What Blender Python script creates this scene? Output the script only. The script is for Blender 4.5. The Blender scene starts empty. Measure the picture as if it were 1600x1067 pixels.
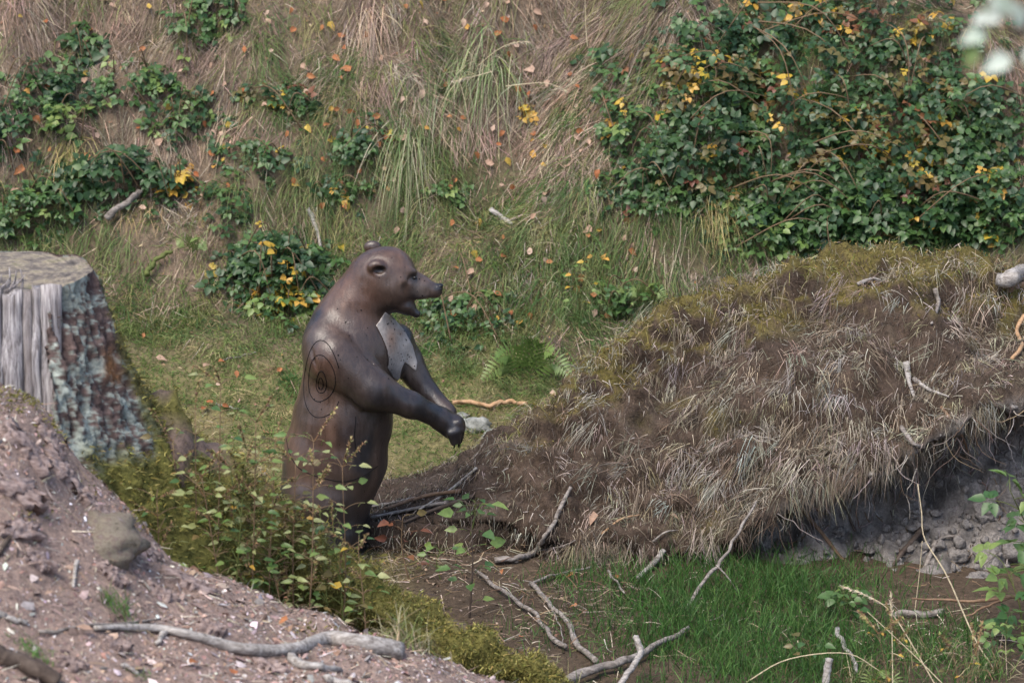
import bpy, math, random
import numpy as np
from mathutils import Vector
from mathutils.bvhtree import BVHTree

rng = np.random.default_rng(11)
random.seed(5)
R = math.radians
SC = bpy.context.scene
COL = SC.collection

# ------------------------------------------------------------------ camera, sky, sun, exposure
CAM = np.array([0.0, -15.5, 4.905]); PITCH = R(14.0); FPX = 120 / 36 * 1600
cd = bpy.data.cameras.new('camera'); cam = bpy.data.objects.new('camera', cd); COL.objects.link(cam)
cam.location = CAM; cam.rotation_euler = (R(90) - PITCH, 0, 0)
cd.lens = 120; cd.sensor_width = 36; cd.clip_start = 0.05; cd.clip_end = 3000
cd.dof.use_dof = True; cd.dof.focus_distance = 15.9; cd.dof.aperture_fstop = 3.4
SC.camera = cam
SUN_EL, SUN_AZ = R(58), R(215)          # azimuth clockwise from +y: behind the camera, to the left
w = bpy.data.worlds.new('World'); SC.world = w; w.use_nodes = True
nt = w.node_tree; nt.nodes.clear()
sky = nt.nodes.new('ShaderNodeTexSky'); sky.sky_type = 'NISHITA'; sky.sun_disc = False
sky.sun_elevation = SUN_EL; sky.sun_rotation = SUN_AZ; sky.air_density = 1.0; sky.dust_density = 2.5; sky.ozone_density = 1.0
bg = nt.nodes.new('ShaderNodeBackground'); bg.inputs[1].default_value = 0.12
wo = nt.nodes.new('ShaderNodeOutputWorld')
nt.links.new(sky.outputs[0], bg.inputs[0]); nt.links.new(bg.outputs[0], wo.inputs[0])
sl = bpy.data.lights.new('sun', 'SUN'); sl.energy = 1.5; sl.angle = R(35); sl.color = (1, .93, .82)
so = bpy.data.objects.new('sun', sl); COL.objects.link(so)
sd = Vector((math.sin(SUN_AZ) * math.cos(SUN_EL), math.cos(SUN_AZ) * math.cos(SUN_EL), math.sin(SUN_EL)))
so.rotation_euler = sd.to_track_quat('Z', 'Y').to_euler()
vs = SC.view_settings; vs.view_transform = 'Standard'; vs.look = 'None'; vs.gamma = 1; vs.use_curve_mapping = False
vs.exposure = 1.3
SC.cycles.use_denoising = True; SC.cycles.max_bounces = 6; SC.cycles.transparent_max_bounces = 4
SC.cycles.sample_clamp_indirect = 6

# ------------------------------------------------------------------ pixel <-> place
CP, SP = math.cos(PITCH), math.sin(PITCH)
def ray(px, py):
    u = (np.asarray(px, float) - 800) / FPX; v = (533.5 - np.asarray(py, float)) / FPX
    return np.stack([u, CP + v * SP, -SP + v * CP], -1)
def at(px, py, Y):                      # the point of a sight line at depth Y
    d = ray(px, py); t = (np.asarray(Y, float) - CAM[1]) / d[..., 1]
    return CAM + d * t[..., None]
def proj(P):
    q = np.asarray(P) - CAM
    dep = q[..., 1] * CP - q[..., 2] * SP; up = q[..., 1] * SP + q[..., 2] * CP
    return 800 + FPX * q[..., 0] / dep, 533.5 - FPX * up / dep

# ------------------------------------------------------------------ noise
def _h(i, j, k, s):
    n = (i * 73856093) ^ (j * 19349663) ^ (k * 83492791) ^ (s * 2654435761 & 0x7fffffff)
    n = (n ^ (n >> 13)) * 1274126177 & 0x7fffffff
    n = (n ^ (n >> 16)) * 668265263 & 0x7fffffff
    return ((n ^ (n >> 15)) & 0xffff) / 32767.5 - 1
def vnoise(P, s=0):
    P = np.asarray(P, float); f = np.floor(P); i = f.astype(np.int64); t = P - f; t = t * t * (3 - 2 * t)
    r = 0
    for a in (0, 1):
        for b in (0, 1):
            for c in (0, 1):
                wgt = (t[..., 0] if a else 1 - t[..., 0]) * (t[..., 1] if b else 1 - t[..., 1]) * (t[..., 2] if c else 1 - t[..., 2])
                r = r + wgt * _h(i[..., 0] + a, i[..., 1] + b, i[..., 2] + c, s)
    return r
def fbm(P, freq=1.0, o=4, s=0, gain=.5):
    P = np.asarray(P, float) * freq; r = 0; a = 1.0
    for k in range(o):
        r = r + a * vnoise(P, s + k); P = P * 2.03 + 17.3; a *= gain
    return r
def S(t):
    t = np.clip(t, 0, 1); return t * t * (3 - 2 * t)
def norm(v):
    return v / np.maximum(np.linalg.norm(v, axis=-1, keepdims=True), 1e-9)

# ------------------------------------------------------------------ mesh helpers
def mesh(name, V, quads=None, tris=None, col=None, smooth=True):
    me = bpy.data.meshes.new(name); V = np.asarray(V, np.float32)
    q = np.zeros((0, 4), np.int32) if quads is None else np.asarray(quads, np.int32).reshape(-1, 4)
    t = np.zeros((0, 3), np.int32) if tris is None else np.asarray(tris, np.int32).reshape(-1, 3)
    me.vertices.add(len(V)); me.vertices.foreach_set('co', V.ravel())
    nl = len(q) * 4 + len(t) * 3
    me.loops.add(nl); me.loops.foreach_set('vertex_index', np.concatenate([q.ravel(), t.ravel()]))
    me.polygons.add(len(q) + len(t))
    st = np.concatenate([np.arange(len(q)) * 4, len(q) * 4 + np.arange(len(t)) * 3])
    me.polygons.foreach_set('loop_start', st.astype(np.int32))
    me.update(calc_edges=True)
    if smooth: me.polygons.foreach_set('use_smooth', np.ones(len(q) + len(t), bool))
    if col is not None:
        c = np.ones((len(V), 4), np.float32); c[:, :3] = col
        a = me.attributes.new('Col', 'FLOAT_COLOR', 'POINT'); a.data.foreach_set('color', c.ravel())
    me.validate(); return me
def link(name, data, parent=None, mat=None):
    o = bpy.data.objects.new(name, data); COL.objects.link(o)
    if parent is not None: o.parent = parent; o.matrix_parent_inverse = parent.matrix_basis.inverted()
    if mat is not None and data is not None and not data.materials: data.materials.append(mat)
    return o
def tag(o, label=None, cat=None, group=None, kind=None):
    if label: o['label'] = label
    if cat: o['category'] = cat
    if group: o['group'] = group
    if kind: o['kind'] = kind
    return o
def empty(name, loc, label, cat, group=None):
    o = bpy.data.objects.new(name, None); COL.objects.link(o); o.location = [float(c) for c in loc]; o.empty_display_size = .1
    return tag(o, label, cat, group)
class MB:
    def __init__(s): s.V, s.Q, s.T, s.C, s.n = [], [], [], [], 0
    def add(s, V, Q=None, T=None, C=(.5, .5, .5)):
        V = np.asarray(V, float)
        if Q is not None and len(Q): s.Q.append(np.asarray(Q) + s.n)
        if T is not None and len(T): s.T.append(np.asarray(T) + s.n)
        c = np.empty((len(V), 3)); c[:] = C
        s.V.append(V); s.C.append(c); s.n += len(V); return s
    def mesh(s, name, smooth=True):
        return mesh(name, np.concatenate(s.V), np.concatenate(s.Q) if s.Q else None, np.concatenate(s.T) if s.T else None, np.concatenate(s.C), smooth)
def spline(P, n):
    P = np.asarray(P, float); m = len(P)
    if m < 3:
        t = np.linspace(0, m - 1, n); return np.stack([np.interp(t, range(m), P[:, k]) for k in range(P.shape[1])], 1)
    E = np.vstack([2 * P[0] - P[1], P, 2 * P[-1] - P[-2]]); t = np.linspace(0, m - 1, n); i = np.minimum(t.astype(int), m - 2); f = (t - i)[:, None]
    a, b, c, d = E[i], E[i + 1], E[i + 2], E[i + 3]
    return .5 * (2 * b + (c - a) * f + (2 * a - 5 * b + 4 * c - d) * f * f + (3 * b - a - 3 * c + d) * f ** 3)
def tube(P, r, k=7, wob=.0, seed=0, cap=True):
    """P centre line, r radii -> verts, quads, tris; wob = relative roughness of the radius"""
    P = np.asarray(P, float); n = len(P); r = np.broadcast_to(np.asarray(r, float), (n,))
    T = norm(np.gradient(P, axis=0)); up = np.array([.31, .22, .93]); A = norm(np.cross(T, up)); B = np.cross(T, A)
    th = np.linspace(0, 2 * np.pi, k, endpoint=False)
    rr = r[:, None] * np.ones(k)
    if wob:
        q = np.stack([np.cos(th)[None] * 1.3 + np.zeros((n, 1)), np.sin(th)[None] * 1.3 + np.zeros((n, 1)), np.linspace(0, n * .35, n)[:, None] + np.zeros(k)], -1)
        rr = rr * (1 + wob * fbm(q, 1.3, 3, seed))
    V = P[:, None] + (np.cos(th)[None, :, None] * A[:, None] + np.sin(th)[None, :, None] * B[:, None]) * rr[..., None]
    i, j = np.meshgrid(np.arange(n - 1), np.arange(k), indexing='ij'); j2 = (j + 1) % k
    Q = np.stack([i * k + j, i * k + j2, (i + 1) * k + j2, (i + 1) * k + j], -1).reshape(-1, 4)
    V = V.reshape(-1, 3); Tt = None
    if cap:
        V = np.vstack([V, P[0], P[-1]]); jj = np.arange(k); j2 = (jj + 1) % k
        Tt = np.vstack([np.stack([j2, jj, np.full(k, n * k)], 1), np.stack([(n - 1) * k + jj, (n - 1) * k + j2, np.full(k, n * k + 1)], 1)])
    return V, Q, Tt
def grid_quads(n, m, wrap=False):
    i, j = np.meshgrid(np.arange(n - 1), np.arange(m if wrap else m - 1), indexing='ij'); j2 = (j + 1) % m
    return np.stack([i * m + j, i * m + j2, (i + 1) * m + j2, (i + 1) * m + j], -1).reshape(-1, 4)

# ------------------------------------------------------------------ materials
class NT:
    def __init__(s, name):
        s.m = bpy.data.materials.new(name); s.m.use_nodes = True; s.t = s.m.node_tree; s.t.nodes.clear()
        s.out = s.t.nodes.new('ShaderNodeOutputMaterial')
    def n(s, typ, **kw):
        x = s.t.nodes.new('ShaderNode' + typ)
        for k, v in kw.items():
            if k[0] == '_': setattr(x, k[1:], v)
            else:
                key = int(k[1:]) if k[0] == 'i' and k[1:].isdigit() else k.replace('_', ' ')
                if hasattr(v, 'is_linked') or isinstance(v, bpy.types.NodeSocket): s.t.links.new(v, x.inputs[key])
                else: x.inputs[key].default_value = v
        return x
    def coord(s, scale=(1, 1, 1)):
        g = s.n('NewGeometry'); mp = s.n('Mapping'); s.t.links.new(g.outputs['Position'], mp.inputs[0]); mp.inputs['Scale'].default_value = scale
        return mp.outputs[0]
    def noise(s, scale, detail=5, rough=.6, vec=None, dist=0):
        x = s.n('TexNoise', Scale=scale, Detail=detail, Roughness=rough, Distortion=dist)
        s.t.links.new(vec if vec is not None else s.coord(), x.inputs['Vector']); return x.outputs[0]
    def ramp(s, f, stops):
        x = s.n('ValToRGB'); e = x.color_ramp.elements
        while len(e) < len(stops): e.new(.5)
        for k, (p, c) in enumerate(stops):
            e[k].position = p; e[k].color = (*c, 1) if len(c) == 3 else c
        s.t.links.new(f, x.inputs[0]); return x.outputs[0]
    def mix(s, f, a, b, mode='MIX'):
        x = s.n('MixRGB', _blend_type=mode)
        for k, v in ((0, f), (1, a), (2, b)):
            if isinstance(v, bpy.types.NodeSocket): s.t.links.new(v, x.inputs[k])
            else: x.inputs[k].default_value = v if k == 0 else (*v, 1)
        return x.outputs[0]
    def math(s, op, a, b=0.5):
        x = s.n('Math', _operation=op)
        for k, v in enumerate((a, b)):
            if isinstance(v, bpy.types.NodeSocket): s.t.links.new(v, x.inputs[k])
            else: x.inputs[k].default_value = v
        return x.outputs[0]
    def bsdf(s, col, rough=.7, spec=.3, bump=None, bstr=.4, bdist=.01, trans=0.0):
        p = s.n('BsdfPrincipled')
        for key, v in (('Base Color', col), ('Roughness', rough), ('Specular IOR Level', spec)):
            if isinstance(v, bpy.types.NodeSocket): s.t.links.new(v, p.inputs[key])
            else: p.inputs[key].default_value = (*v, 1) if key == 'Base Color' else v
        if bump is not None:
            b = s.n('Bump', Strength=bstr, Distance=bdist); s.t.links.new(bump, b.inputs['Height']); s.t.links.new(b.outputs[0], p.inputs['Normal'])
        o = p.outputs[0]
        if trans:
            tr = s.n('BsdfTranslucent')
            if isinstance(col, bpy.types.NodeSocket): s.t.links.new(col, tr.inputs[0])
            else: tr.inputs[0].default_value = (*col, 1)
            mx = s.n('MixShader', Fac=trans); s.t.links.new(o, mx.inputs[1]); s.t.links.new(tr.outputs[0], mx.inputs[2]); o = mx.outputs[0]
        s.t.links.new(o, s.out.inputs[0]); return s.m
    def attr(s): return s.n('Attribute', _attribute_name='Col').outputs['Color']
    def rnd(s): return s.n('ObjectInfo').outputs['Random']

def m_attr(name, rough=.75, spec=.2, trans=0.0, var=.35, scale=40):
    k = NT(name); f = k.noise(scale, 3)
    c = k.mix(1.0, k.attr(), k.ramp(f, [(.25, (1 - var,) * 3), (.75, (1 + var,) * 3)]), 'MULTIPLY')
    return k.bsdf(c, rough, spec, trans=trans)
M = {}
M['grass'] = m_attr('grass_blades', .55, .3, .25, .2)
M['dry'] = m_attr('dry_grass', .7, .25, .15, .25)
M['moss'] = m_attr('moss_fuzz', .85, .1, .2, .25)
M['leafattr'] = m_attr('leaf_mass', .42, .45, .22, .2)
M['litter'] = m_attr('litter', .8, .2, 0, .35, 90)
def m_leaf(name, a, b, rough=.42, spec=.45, trans=.25):
    k = NT(name); c = k.mix(k.rnd(), a, b); f = k.noise(55, 3)
    c = k.mix(1.0, c, k.ramp(f, [(.3, (.75,) * 3), (.7, (1.2,) * 3)]), 'MULTIPLY')
    return k.bsdf(c, rough, spec, trans=trans)
PAL = {'dark': ((.020, .055, .020), (.045, .092, .030)), 'mid': ((.045, .105, .028), (.085, .15, .042)), 'lime': ((.11, .19, .045), (.19, .25, .07)),
       'yellow': ((.45, .34, .04), (.50, .27, .05)), 'olive': ((.11, .10, .03), (.16, .11, .035)), 'red': ((.13, .045, .03), (.2, .09, .04)), 'pale': ((.22, .26, .09), (.32, .33, .15))}
for k_, (a_, b_) in PAL.items(): M['leaf_' + k_] = m_leaf('leaf_' + k_, a_, b_)
M['fall_orange'] = m_leaf('fallen_orange', (.34, .12, .05), (.46, .20, .09), .6, .2)
M['fall_pale'] = m_leaf('fallen_pale', (.42, .27, .19), (.55, .40, .31), .6, .2)
M['fall_yellow'] = m_leaf('fallen_yellow', (.50, .36, .08), (.55, .30, .08), .6, .2)
M['leaf_white'] = m_leaf('pale_sprig_leaf', (.42, .50, .40), (.55, .60, .55), .5, .3)
def m_wood(name, a, b, sc=(30, 30, 30), rough=.75):
    k = NT(name); v = k.coord(sc); f = k.noise(1, 6, .65, v, .4)
    f2 = k.noise(6, 4)
    c = k.mix(k.math('MULTIPLY', f2, .5), k.ramp(f, [(.32, a), (.68, b)]), tuple(.6 * x for x in a))
    return k.bsdf(c, rough, .25, f, .5, .006)
M['wood_white'] = m_wood('bleached_wood', (.13, .11, .095), (.60, .565, .53), (22, 70, 70))
M['wood_grey'] = m_wood('grey_wood', (.085, .07, .06), (.42, .375, .34), (25, 60, 60))
M['wood_brown'] = m_wood('brown_root', (.13, .075, .045), (.30, .20, .13))
M['wood_tan'] = m_wood('tan_root', (.34, .20, .10), (.55, .36, .22))
M['wood_dark'] = m_wood('dark_twig', (.05, .035, .028), (.13, .10, .08))
M['stem_brown'] = m_wood('weed_stem', (.13, .085, .05), (.25, .17, .10))
M['stem_green'] = m_wood('green_stem', (.07, .09, .025), (.15, .17, .05))
M['straw'] = m_wood('straw', (.40, .31, .16), (.60, .52, .36), (60, 60, 10))
# ground: zone colour from the mesh, grain from nodes
k = NT('ground_soil'); f = k.noise(35, 6, .7); f2 = k.noise(220, 3, .6)
c = k.mix(1.0, k.attr(), k.ramp(f, [(.25, (.45, .45, .45)), (.5, (.95, .95, .95)), (.78, (1.6, 1.55, 1.45))]), 'MULTIPLY')
c = k.mix(1.0, c, k.ramp(f2, [(.3, (.65,) * 3), (.7, (1.35,) * 3)]), 'MULTIPLY')
M['ground'] = k.bsdf(c, .9, .1, k.mix(.4, f, f2), .8, .03)

# ------------------------------------------------------------------ the terrain
_px = [-500, 0, 60, 120, 200, 270, 350, 450, 560, 650, 720, 800, 1000, 1600, 2200]
_py = [560, 598, 630, 722, 800, 868, 900, 955, 985, 1010, 1040, 1075, 1120, 1165, 1170]
_cr = at(np.array(_px), np.array(_py), -3.2)
def H0(x, y):
    yb = np.interp(x, [-3, -1.9, -1, -.1, 1, 3], [2.75, 2.7, 2.55, 1.95, 1.9, 1.9]); zb = np.interp(x, [-3, -1.9, -1, 0, 1, 3], [.66, .66, .6, .40, .36, .36])
    P = np.stack([x, y, x * 0], -1)
    n1 = fbm(P, .9, 3, 3); n2 = fbm(P, 3.2, 3, 9)
    d = y - yb + .22 * n1 * S((y - 1) / 2); k = 9.0; ds = np.where(k * d > 30, d, np.log1p(np.exp(np.minimum(k * d, 30))) / k)
    z = zb * np.clip(y / yb, 0, 1) ** 1.25 + 3.6 * (1 - np.exp(-np.minimum(ds, 60) / 2.9)) + .12 * np.minimum(ds, 60)
    z = z + (.16 * n1 * .6 + .085 * n2) * S(d / .8) * (1 - S((y - 30) / 20)) + .03 * n2 * (1 - S(d / .8))
    z = z - .10 * S((x + .2) / .8) * (1 - S((y - .1) / .6))
    bank = .92 * S((-1.2 - x) / .65) * (1 - S((y + 1.7) / 1.6)); z = np.where(y < .5, np.maximum(z, bank + .02 * n2), z)
    rz = np.interp(x, _cr[:, 0], _cr[:, 2]) + .022 * n2 + .02 * fbm(P, 7, 2, 4)
    yf = -3.2 - y; zc = .8 + .238 * np.clip(yf - 1.8, 0, 11) + .05 * np.clip(yf - 12.8, 0, 60)
    front = rz + (zc - rz) * S(yf / 2.0)
    back = z + (rz - z) * (1 - S((y + 3.2) / .62))
    z = np.where(y < -3.2, front, np.where(y < -2.4, back, z))
    return z
def axis(lo, hi, step, far):
    a = np.arange(lo, hi + 1e-6, step); g = step * 2.0; o = []; p = 0
    while p < far: p += g; g *= 1.5; o.append(p)
    o = np.array(o); return np.concatenate([lo - o[::-1], a, hi + o])
GX = axis(-3.3, 3.3, .033, 320); GY = axis(-6.5, 5.6, .03, 320)
XX, YY = np.meshgrid(GX, GY, indexing='ij'); ZZ = H0(XX, YY)
def H(x, y):
    x = np.asarray(x, float); y = np.asarray(y, float)
    i = np.clip(np.searchsorted(GX, x) - 1, 0, len(GX) - 2); j = np.clip(np.searchsorted(GY, y) - 1, 0, len(GY) - 2)
    u = (x - GX[i]) / (GX[i + 1] - GX[i]); v = (y - GY[j]) / (GY[j + 1] - GY[j])
    return (ZZ[i, j] * (1 - u) + ZZ[i + 1, j] * u) * (1 - v) + (ZZ[i, j + 1] * (1 - u) + ZZ[i + 1, j + 1] * u) * v
def HN(x, y, e=.06):
    return norm(np.stack([-(H(x + e, y) - H(x - e, y)) / (2 * e), -(H(x, y + e) - H(x, y - e)) / (2 * e), np.ones_like(x)], -1))
def ground_at(px, py):                  # where sight lines meet the terrain
    d = ray(px, py); d = np.atleast_2d(d); n = len(d); t = np.full(n, 9.5); res = np.full(n, np.nan); prev = t.copy()
    lo = np.full(n, np.nan); hi = np.full(n, np.nan)
    for s in np.arange(9.5, 26, .04):
        P = CAM + d * s; below = P[:, 2] < H(P[:, 0], P[:, 1]); new = below & np.isnan(hi)
        hi[new] = s; lo[new] = s - .04
    lo = np.nan_to_num(lo, nan=22.); hi = np.nan_to_num(hi, nan=22.)
    for _ in range(12):
        m = (lo + hi) / 2; P = CAM + d * m[:, None]; b = P[:, 2] < H(P[:, 0], P[:, 1]); hi = np.where(b, m, hi); lo = np.where(b, lo, m)
    P = CAM + d * hi[:, None]
    return P[0] if np.ndim(px) == 0 else P
def zone(px, py, L):
    r = np.zeros_like(px, float)
    for cx, cy, rx, ry, wt in L: r = np.maximum(r, wt * np.exp(-((px - cx) / rx) ** 2 - ((py - cy) / ry) ** 2))
    return r
Z_GREEN = [(690, 260, 130, 90, 1), (900, 400, 150, 90, 1), (250, 510, 110, 45, 1), (780, 520, 130, 80, 1.1), (970, 90, 90, 130, .7), (1100, 330, 110, 120, 1),
           (1000, 500, 160, 60, 1.1), (600, 350, 90, 60, .8), (300, 30, 80, 50, .6), (520, 120, 60, 70, .5), (110, 270, 50, 60, .7), (1250, 60, 200, 90, .5), (1400, 400, 300, 50, .7), (60, 330, 90, 60, .7),
           (480, 300, 80, 60, .7), (800, 330, 90, 50, 1), (700, 120, 60, 50, .5), (880, 180, 60, 60, .5)]
def gcol(x, y, z):
    P = np.stack([x, y, z], -1); px, py = proj(P); n = fbm(P, 2.5, 3, 21) * .5
    g = np.clip(zone(px, py, Z_GREEN) + .4 * n, 0, 1)[..., None]
    c = np.array([.20, .15, .11]) * (1 - g) + np.array([.085, .085, .04]) * g
    flat = (S((2.4 - y) / .7) * S((y + 1.4) / .8) * S((.25 - x) / .5))[..., None]
    c = c * (1 - flat) + np.array([.20, .175, .085]) * flat
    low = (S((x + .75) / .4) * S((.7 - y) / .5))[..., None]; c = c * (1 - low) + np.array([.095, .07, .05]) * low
    rid = S((-2.75 - y) / .3)[..., None]; c = c * (1 - rid) + np.array([.29, .215, .185]) * rid
    return c
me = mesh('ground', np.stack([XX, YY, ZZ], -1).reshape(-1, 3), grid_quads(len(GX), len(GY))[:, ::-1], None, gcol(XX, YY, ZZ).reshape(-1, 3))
tag(link('ground', me, None, M['ground']), kind='structure')

# ------------------------------------------------------------------ the upturned root plate (right)
# columns: pixel x, crest y, lip y, base y, depth of crest, of the lip, of the hollow under the lip, of the base
RP = np.array([
    [540, 812, 830, 846, .30, .14, .14, .10],
    [620, 790, 818, 850, .36, .12, .13, .06],
    [700, 762, 810, 862, .42, .10, .13, .02],
    [745, 722, 805, 866, .46, .06, .16, .00],
    [800, 672, 812, 868, .52, .02, .20, .00],
    [850, 624, 830, 878, .58, -.04, .08, -.04],
    [900, 586, 850, 890, .62, -.08, -.02, -.08],
    [960, 548, 868, 896, .66, -.12, -.06, -.12],
    [1040, 499, 872, 892, .72, -.16, -.08, -.14],
    [1100, 476, 850, 888, .74, -.20, -.04, -.12],
    [1160, 462, 815, 895, .76, -.24, -.06, -.12],
    [1210, 441, 785, 905, .78, -.27, .0, -.18],
    [1290, 421, 752, 915, .80, -.30, .04, -.22],
    [1360, 409, 740, 925, .82, -.31, .07, -.28],
    [1440, 405, 690, 935, .84, -.30, .09, -.36],
    [1520, 424, 640, 942, .84, -.26, .11, -.42],
    [1600, 442, 615, 945, .84, -.22, .12, -.44],
    [1700, 470, 640, 950, .80, -.15, .25, -.40],
    [1800, 560, 700, 950, .70, -.05, .2, -.35],
    [1880, 720, 800, 950, .50, 0, .1, -.2]])
NU, NV = 260, 150
pu = np.linspace(540, 1880, NU)
cols = [np.interp(pu, RP[:, 0], RP[:, k]) for k in range(8)]
def sm(a, n=9):
    kx = np.hanning(n + 2)[1:-1]; kx /= kx.sum(); return np.convolve(np.pad(a, n // 2, 'edge'), kx, 'valid')
cols = [c if k == 0 else sm(c) for k, c in enumerate(cols)]
G = np.zeros((NU, NV, 3)); G_s = np.linspace(0, 1, NV)
for i in range(NU):
    px, cy, ly, by, Yc, Yl, Yh, Yb = [c[i] for c in cols]
    crest = at(px, cy, Yc); lip = at(px, ly, Yl); base = at(px, by, Yb); x0 = crest[0]
    hz = crest[2] - lip[2]; rec = lip[2] * .55 + base[2] * .45
    pts = [(Yc + .75, min(H(x0, Yc + .75), crest[2]) - .12), (Yc + .38, crest[2] * .6 + .4 * H(x0, Yc + .5)), (Yc + .15, crest[2] - .03), (Yc, crest[2]), (Yc - .13, crest[2] - .05 * min(1, hz * 2) ),
           (Yc + (Yl - Yc) * .50, lip[2] + hz * .62), (Yc + (Yl - Yc) * .85, lip[2] + hz * .28), (Yl, lip[2]), (Yl * .75 + Yh * .25, lip[2] - .035),
           (Yh, lip[2] + .02 if Yh > Yl + .1 else rec), (Yh + .02, rec), (Yh * .4 + Yb * .6, base[2] + .10), (Yb, base[2] - .06), (Yb - .03, base[2] - .3)]
    q = spline(np.array(pts), NV)
    seg = np.concatenate([[0], np.cumsum(np.linalg.norm(np.diff(q, axis=0), axis=1))]); ss = G_s * seg[-1]
    q = np.stack([np.interp(ss, seg, q[:, 0]), np.interp(ss, seg, q[:, 1])], 1)
    tt = (q[:, 0] - CAM[1]) * 0
    d = ray(px, 500)
    G[i, :, 1:] = q; G[i, :, 0] = (px - 800) / FPX * ((q[:, 0] - CAM[1]) * CP + (CAM[2] - q[:, 1]) * SP)
G[:, :, 0] = G[:, :, 0] * .5 + .5 * G[:, :, 0].mean(1, keepdims=True)
N = norm(np.cross(np.gradient(G, axis=1), np.gradient(G, axis=0))); 
if N[NU // 2, NV // 3, 1] > 0 and N[NU // 2, NV // 3, 2] < 0: N = -N
if N[NU // 2, NV // 2 - 10, 1] > 0: N = -N
amp = np.clip((G[:, :, 2] .max(1) - .05) / .6, .25, 1)[:, None]
G = G + N * ((.085 * fbm(G, 2.6, 3, 40) + .060 * fbm(G, 8, 3, 44) + .024 * fbm(G, 26, 3, 48) - .03 * np.abs(fbm(G, 5, 2, 52))) * amp)[..., None]
N = norm(np.cross(np.gradient(G, axis=1), np.gradient(G, axis=0)))
if N[NU // 2, NV // 2 - 10, 1] > 0: N = -N
gpx, gpy = proj(G)
lipy = np.interp(gpx, pu, cols[2])
claym = np.clip(S((gpx - 1150) / 120) * S((gpy - lipy + 8) / 30) * (np.arange(NV)[None] > NV * .45), 0, 1)
n1 = fbm(G, 5, 3, 60); n2 = fbm(G, 14, 3, 64)
crestd = np.abs(gpy - np.interp(gpx, pu, cols[1]))
mossm = np.clip(S((N[:, :, 2] - .25) / .5) * S((110 - crestd) / 70) * 1.25 + .5 * n1 - .12, 0, 1) * S((150 - crestd) / 60) * (1 - claym) * S((gpx - 780) / 150)
mossm = np.maximum(mossm, S(n1 * 1.9 - .55) * .6 * (1 - claym) * S((gpx - 900) / 100))
C = np.array([.080, .057, .043]) * (1 + .45 * n2[..., None]) + np.array([.05, .045, .038]) * np.clip(n1, 0, 1)[..., None]
C = C * (1 - mossm[..., None]) + np.array([.14, .115, .038]) * (1 + .4 * n2[..., None]) * mossm[..., None]
C = C * (1 - claym[..., None]) + np.array([.225, .205, .19]) * (1 + .55 * n2[..., None]) * claym[..., None]
C = np.clip(C, .012, 1)
k = NT('root_plate_earth'); f = k.noise(60, 6, .75); f2 = k.noise(18, 4, .6)
c = k.mix(1.0, k.attr(), k.ramp(f, [(.25, (.5,) * 3), (.5, (1, 1, 1)), (.75, (1.6, 1.6, 1.6))]), 'MULTIPLY')
M['earth'] = k.bsdf(c, .9, .12, k.mix(.35, f, f2), 1.0, .03)
plate = empty('root_plate', at(1200, 890, -.1), 'big upturned plate of earth and roots hung with dead grass, right of the bear', 'root plate')
me = mesh('earth', G.reshape(-1, 3), grid_quads(NU, NV), None, C.reshape(-1, 3))
link('earth', me, plate, M['earth'])
BV = BVHTree.FromPolygons([tuple(v) for v in G.reshape(-1, 3)], grid_quads(NU, NV).tolist())
def plate_at(px, py):
    d = Vector(ray(px, py)).normalized(); h = BV.ray_cast(Vector(CAM), d)
    return (np.array(h[0]), np.array(h[1]) * (1 if h[1].y < .2 else -1)) if h[0] is not None else None
def surf_at(px, py):
    g = ground_at(px, py); h = plate_at(px, py)
    if h is not None and h[0][1] < g[1] : return h[0]
    return g
# ------------------------------------------------------------------ the bear
def surface_nets(F, lo, res, shape):
    ax = [lo[k] + res * np.arange(shape[k]) for k in range(3)]
    P = np.stack(np.meshgrid(*ax, indexing='ij'), -1); f = F(P); del P
    ins = f < 0; nx, ny, nz = [s - 1 for s in shape]
    acc = np.zeros((nx, ny, nz, 3)); cnt = np.zeros((nx, ny, nz))
    cor = [(a, b, c) for a in (0, 1) for b in (0, 1) for c in (0, 1)]
    for a in cor:
        for k in range(3):
            if a[k]: continue
            b = list(a); b[k] = 1
            fa = f[a[0]:a[0] + nx, a[1]:a[1] + ny, a[2]:a[2] + nz]; fb = f[b[0]:b[0] + nx, b[1]:b[1] + ny, b[2]:b[2] + nz]
            x = (fa < 0) != (fb < 0); t = np.where(x, fa / np.where(x, fa - fb, 1), 0)
            o = np.zeros((nx, ny, nz, 3)); 
            for d in range(3): o[..., d] = a[d]
            o[..., k] += t
            acc += o * x[..., None]; cnt += x
    m = cnt > 0; idx = -np.ones((nx, ny, nz), np.int64); idx[m] = np.arange(m.sum())
    base = np.argwhere(m); V = np.array(lo) + res * (base + acc[m] / cnt[m][:, None])
    Q = []
    for k in range(3):
        sl0 = [slice(None)] * 3; sl1 = [slice(None)] * 3; sl0[k] = slice(0, -1); sl1[k] = slice(1, None)
        s0 = ins[tuple(sl0)]; s1 = ins[tuple(sl1)]; e = np.argwhere(s0 != s1); u, v = (k + 1) % 3, (k + 2) % 3
        lim = [nx, ny, nz]; ok = (e[:, u] > 0) & (e[:, v] > 0) & (e[:, u] < lim[u]) & (e[:, v] < lim[v]); e = e[ok]
        fl = s0[tuple(e.T)]; q = []
        for du, dv in ((-1, -1), (0, -1), (0, 0), (-1, 0)):
            c = e.copy(); c[:, u] += du; c[:, v] += dv; q.append(idx[tuple(c.T)])
        q = np.stack(q, 1); q[~fl] = q[~fl][:, ::-1]; Q.append(q)
    return V, np.concatenate(Q)
def smin(a, b, k):
    h = np.clip(.5 + .5 * (b - a) / k, 0, 1); return b * (1 - h) + a * h - k * h * (1 - h)
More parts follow.
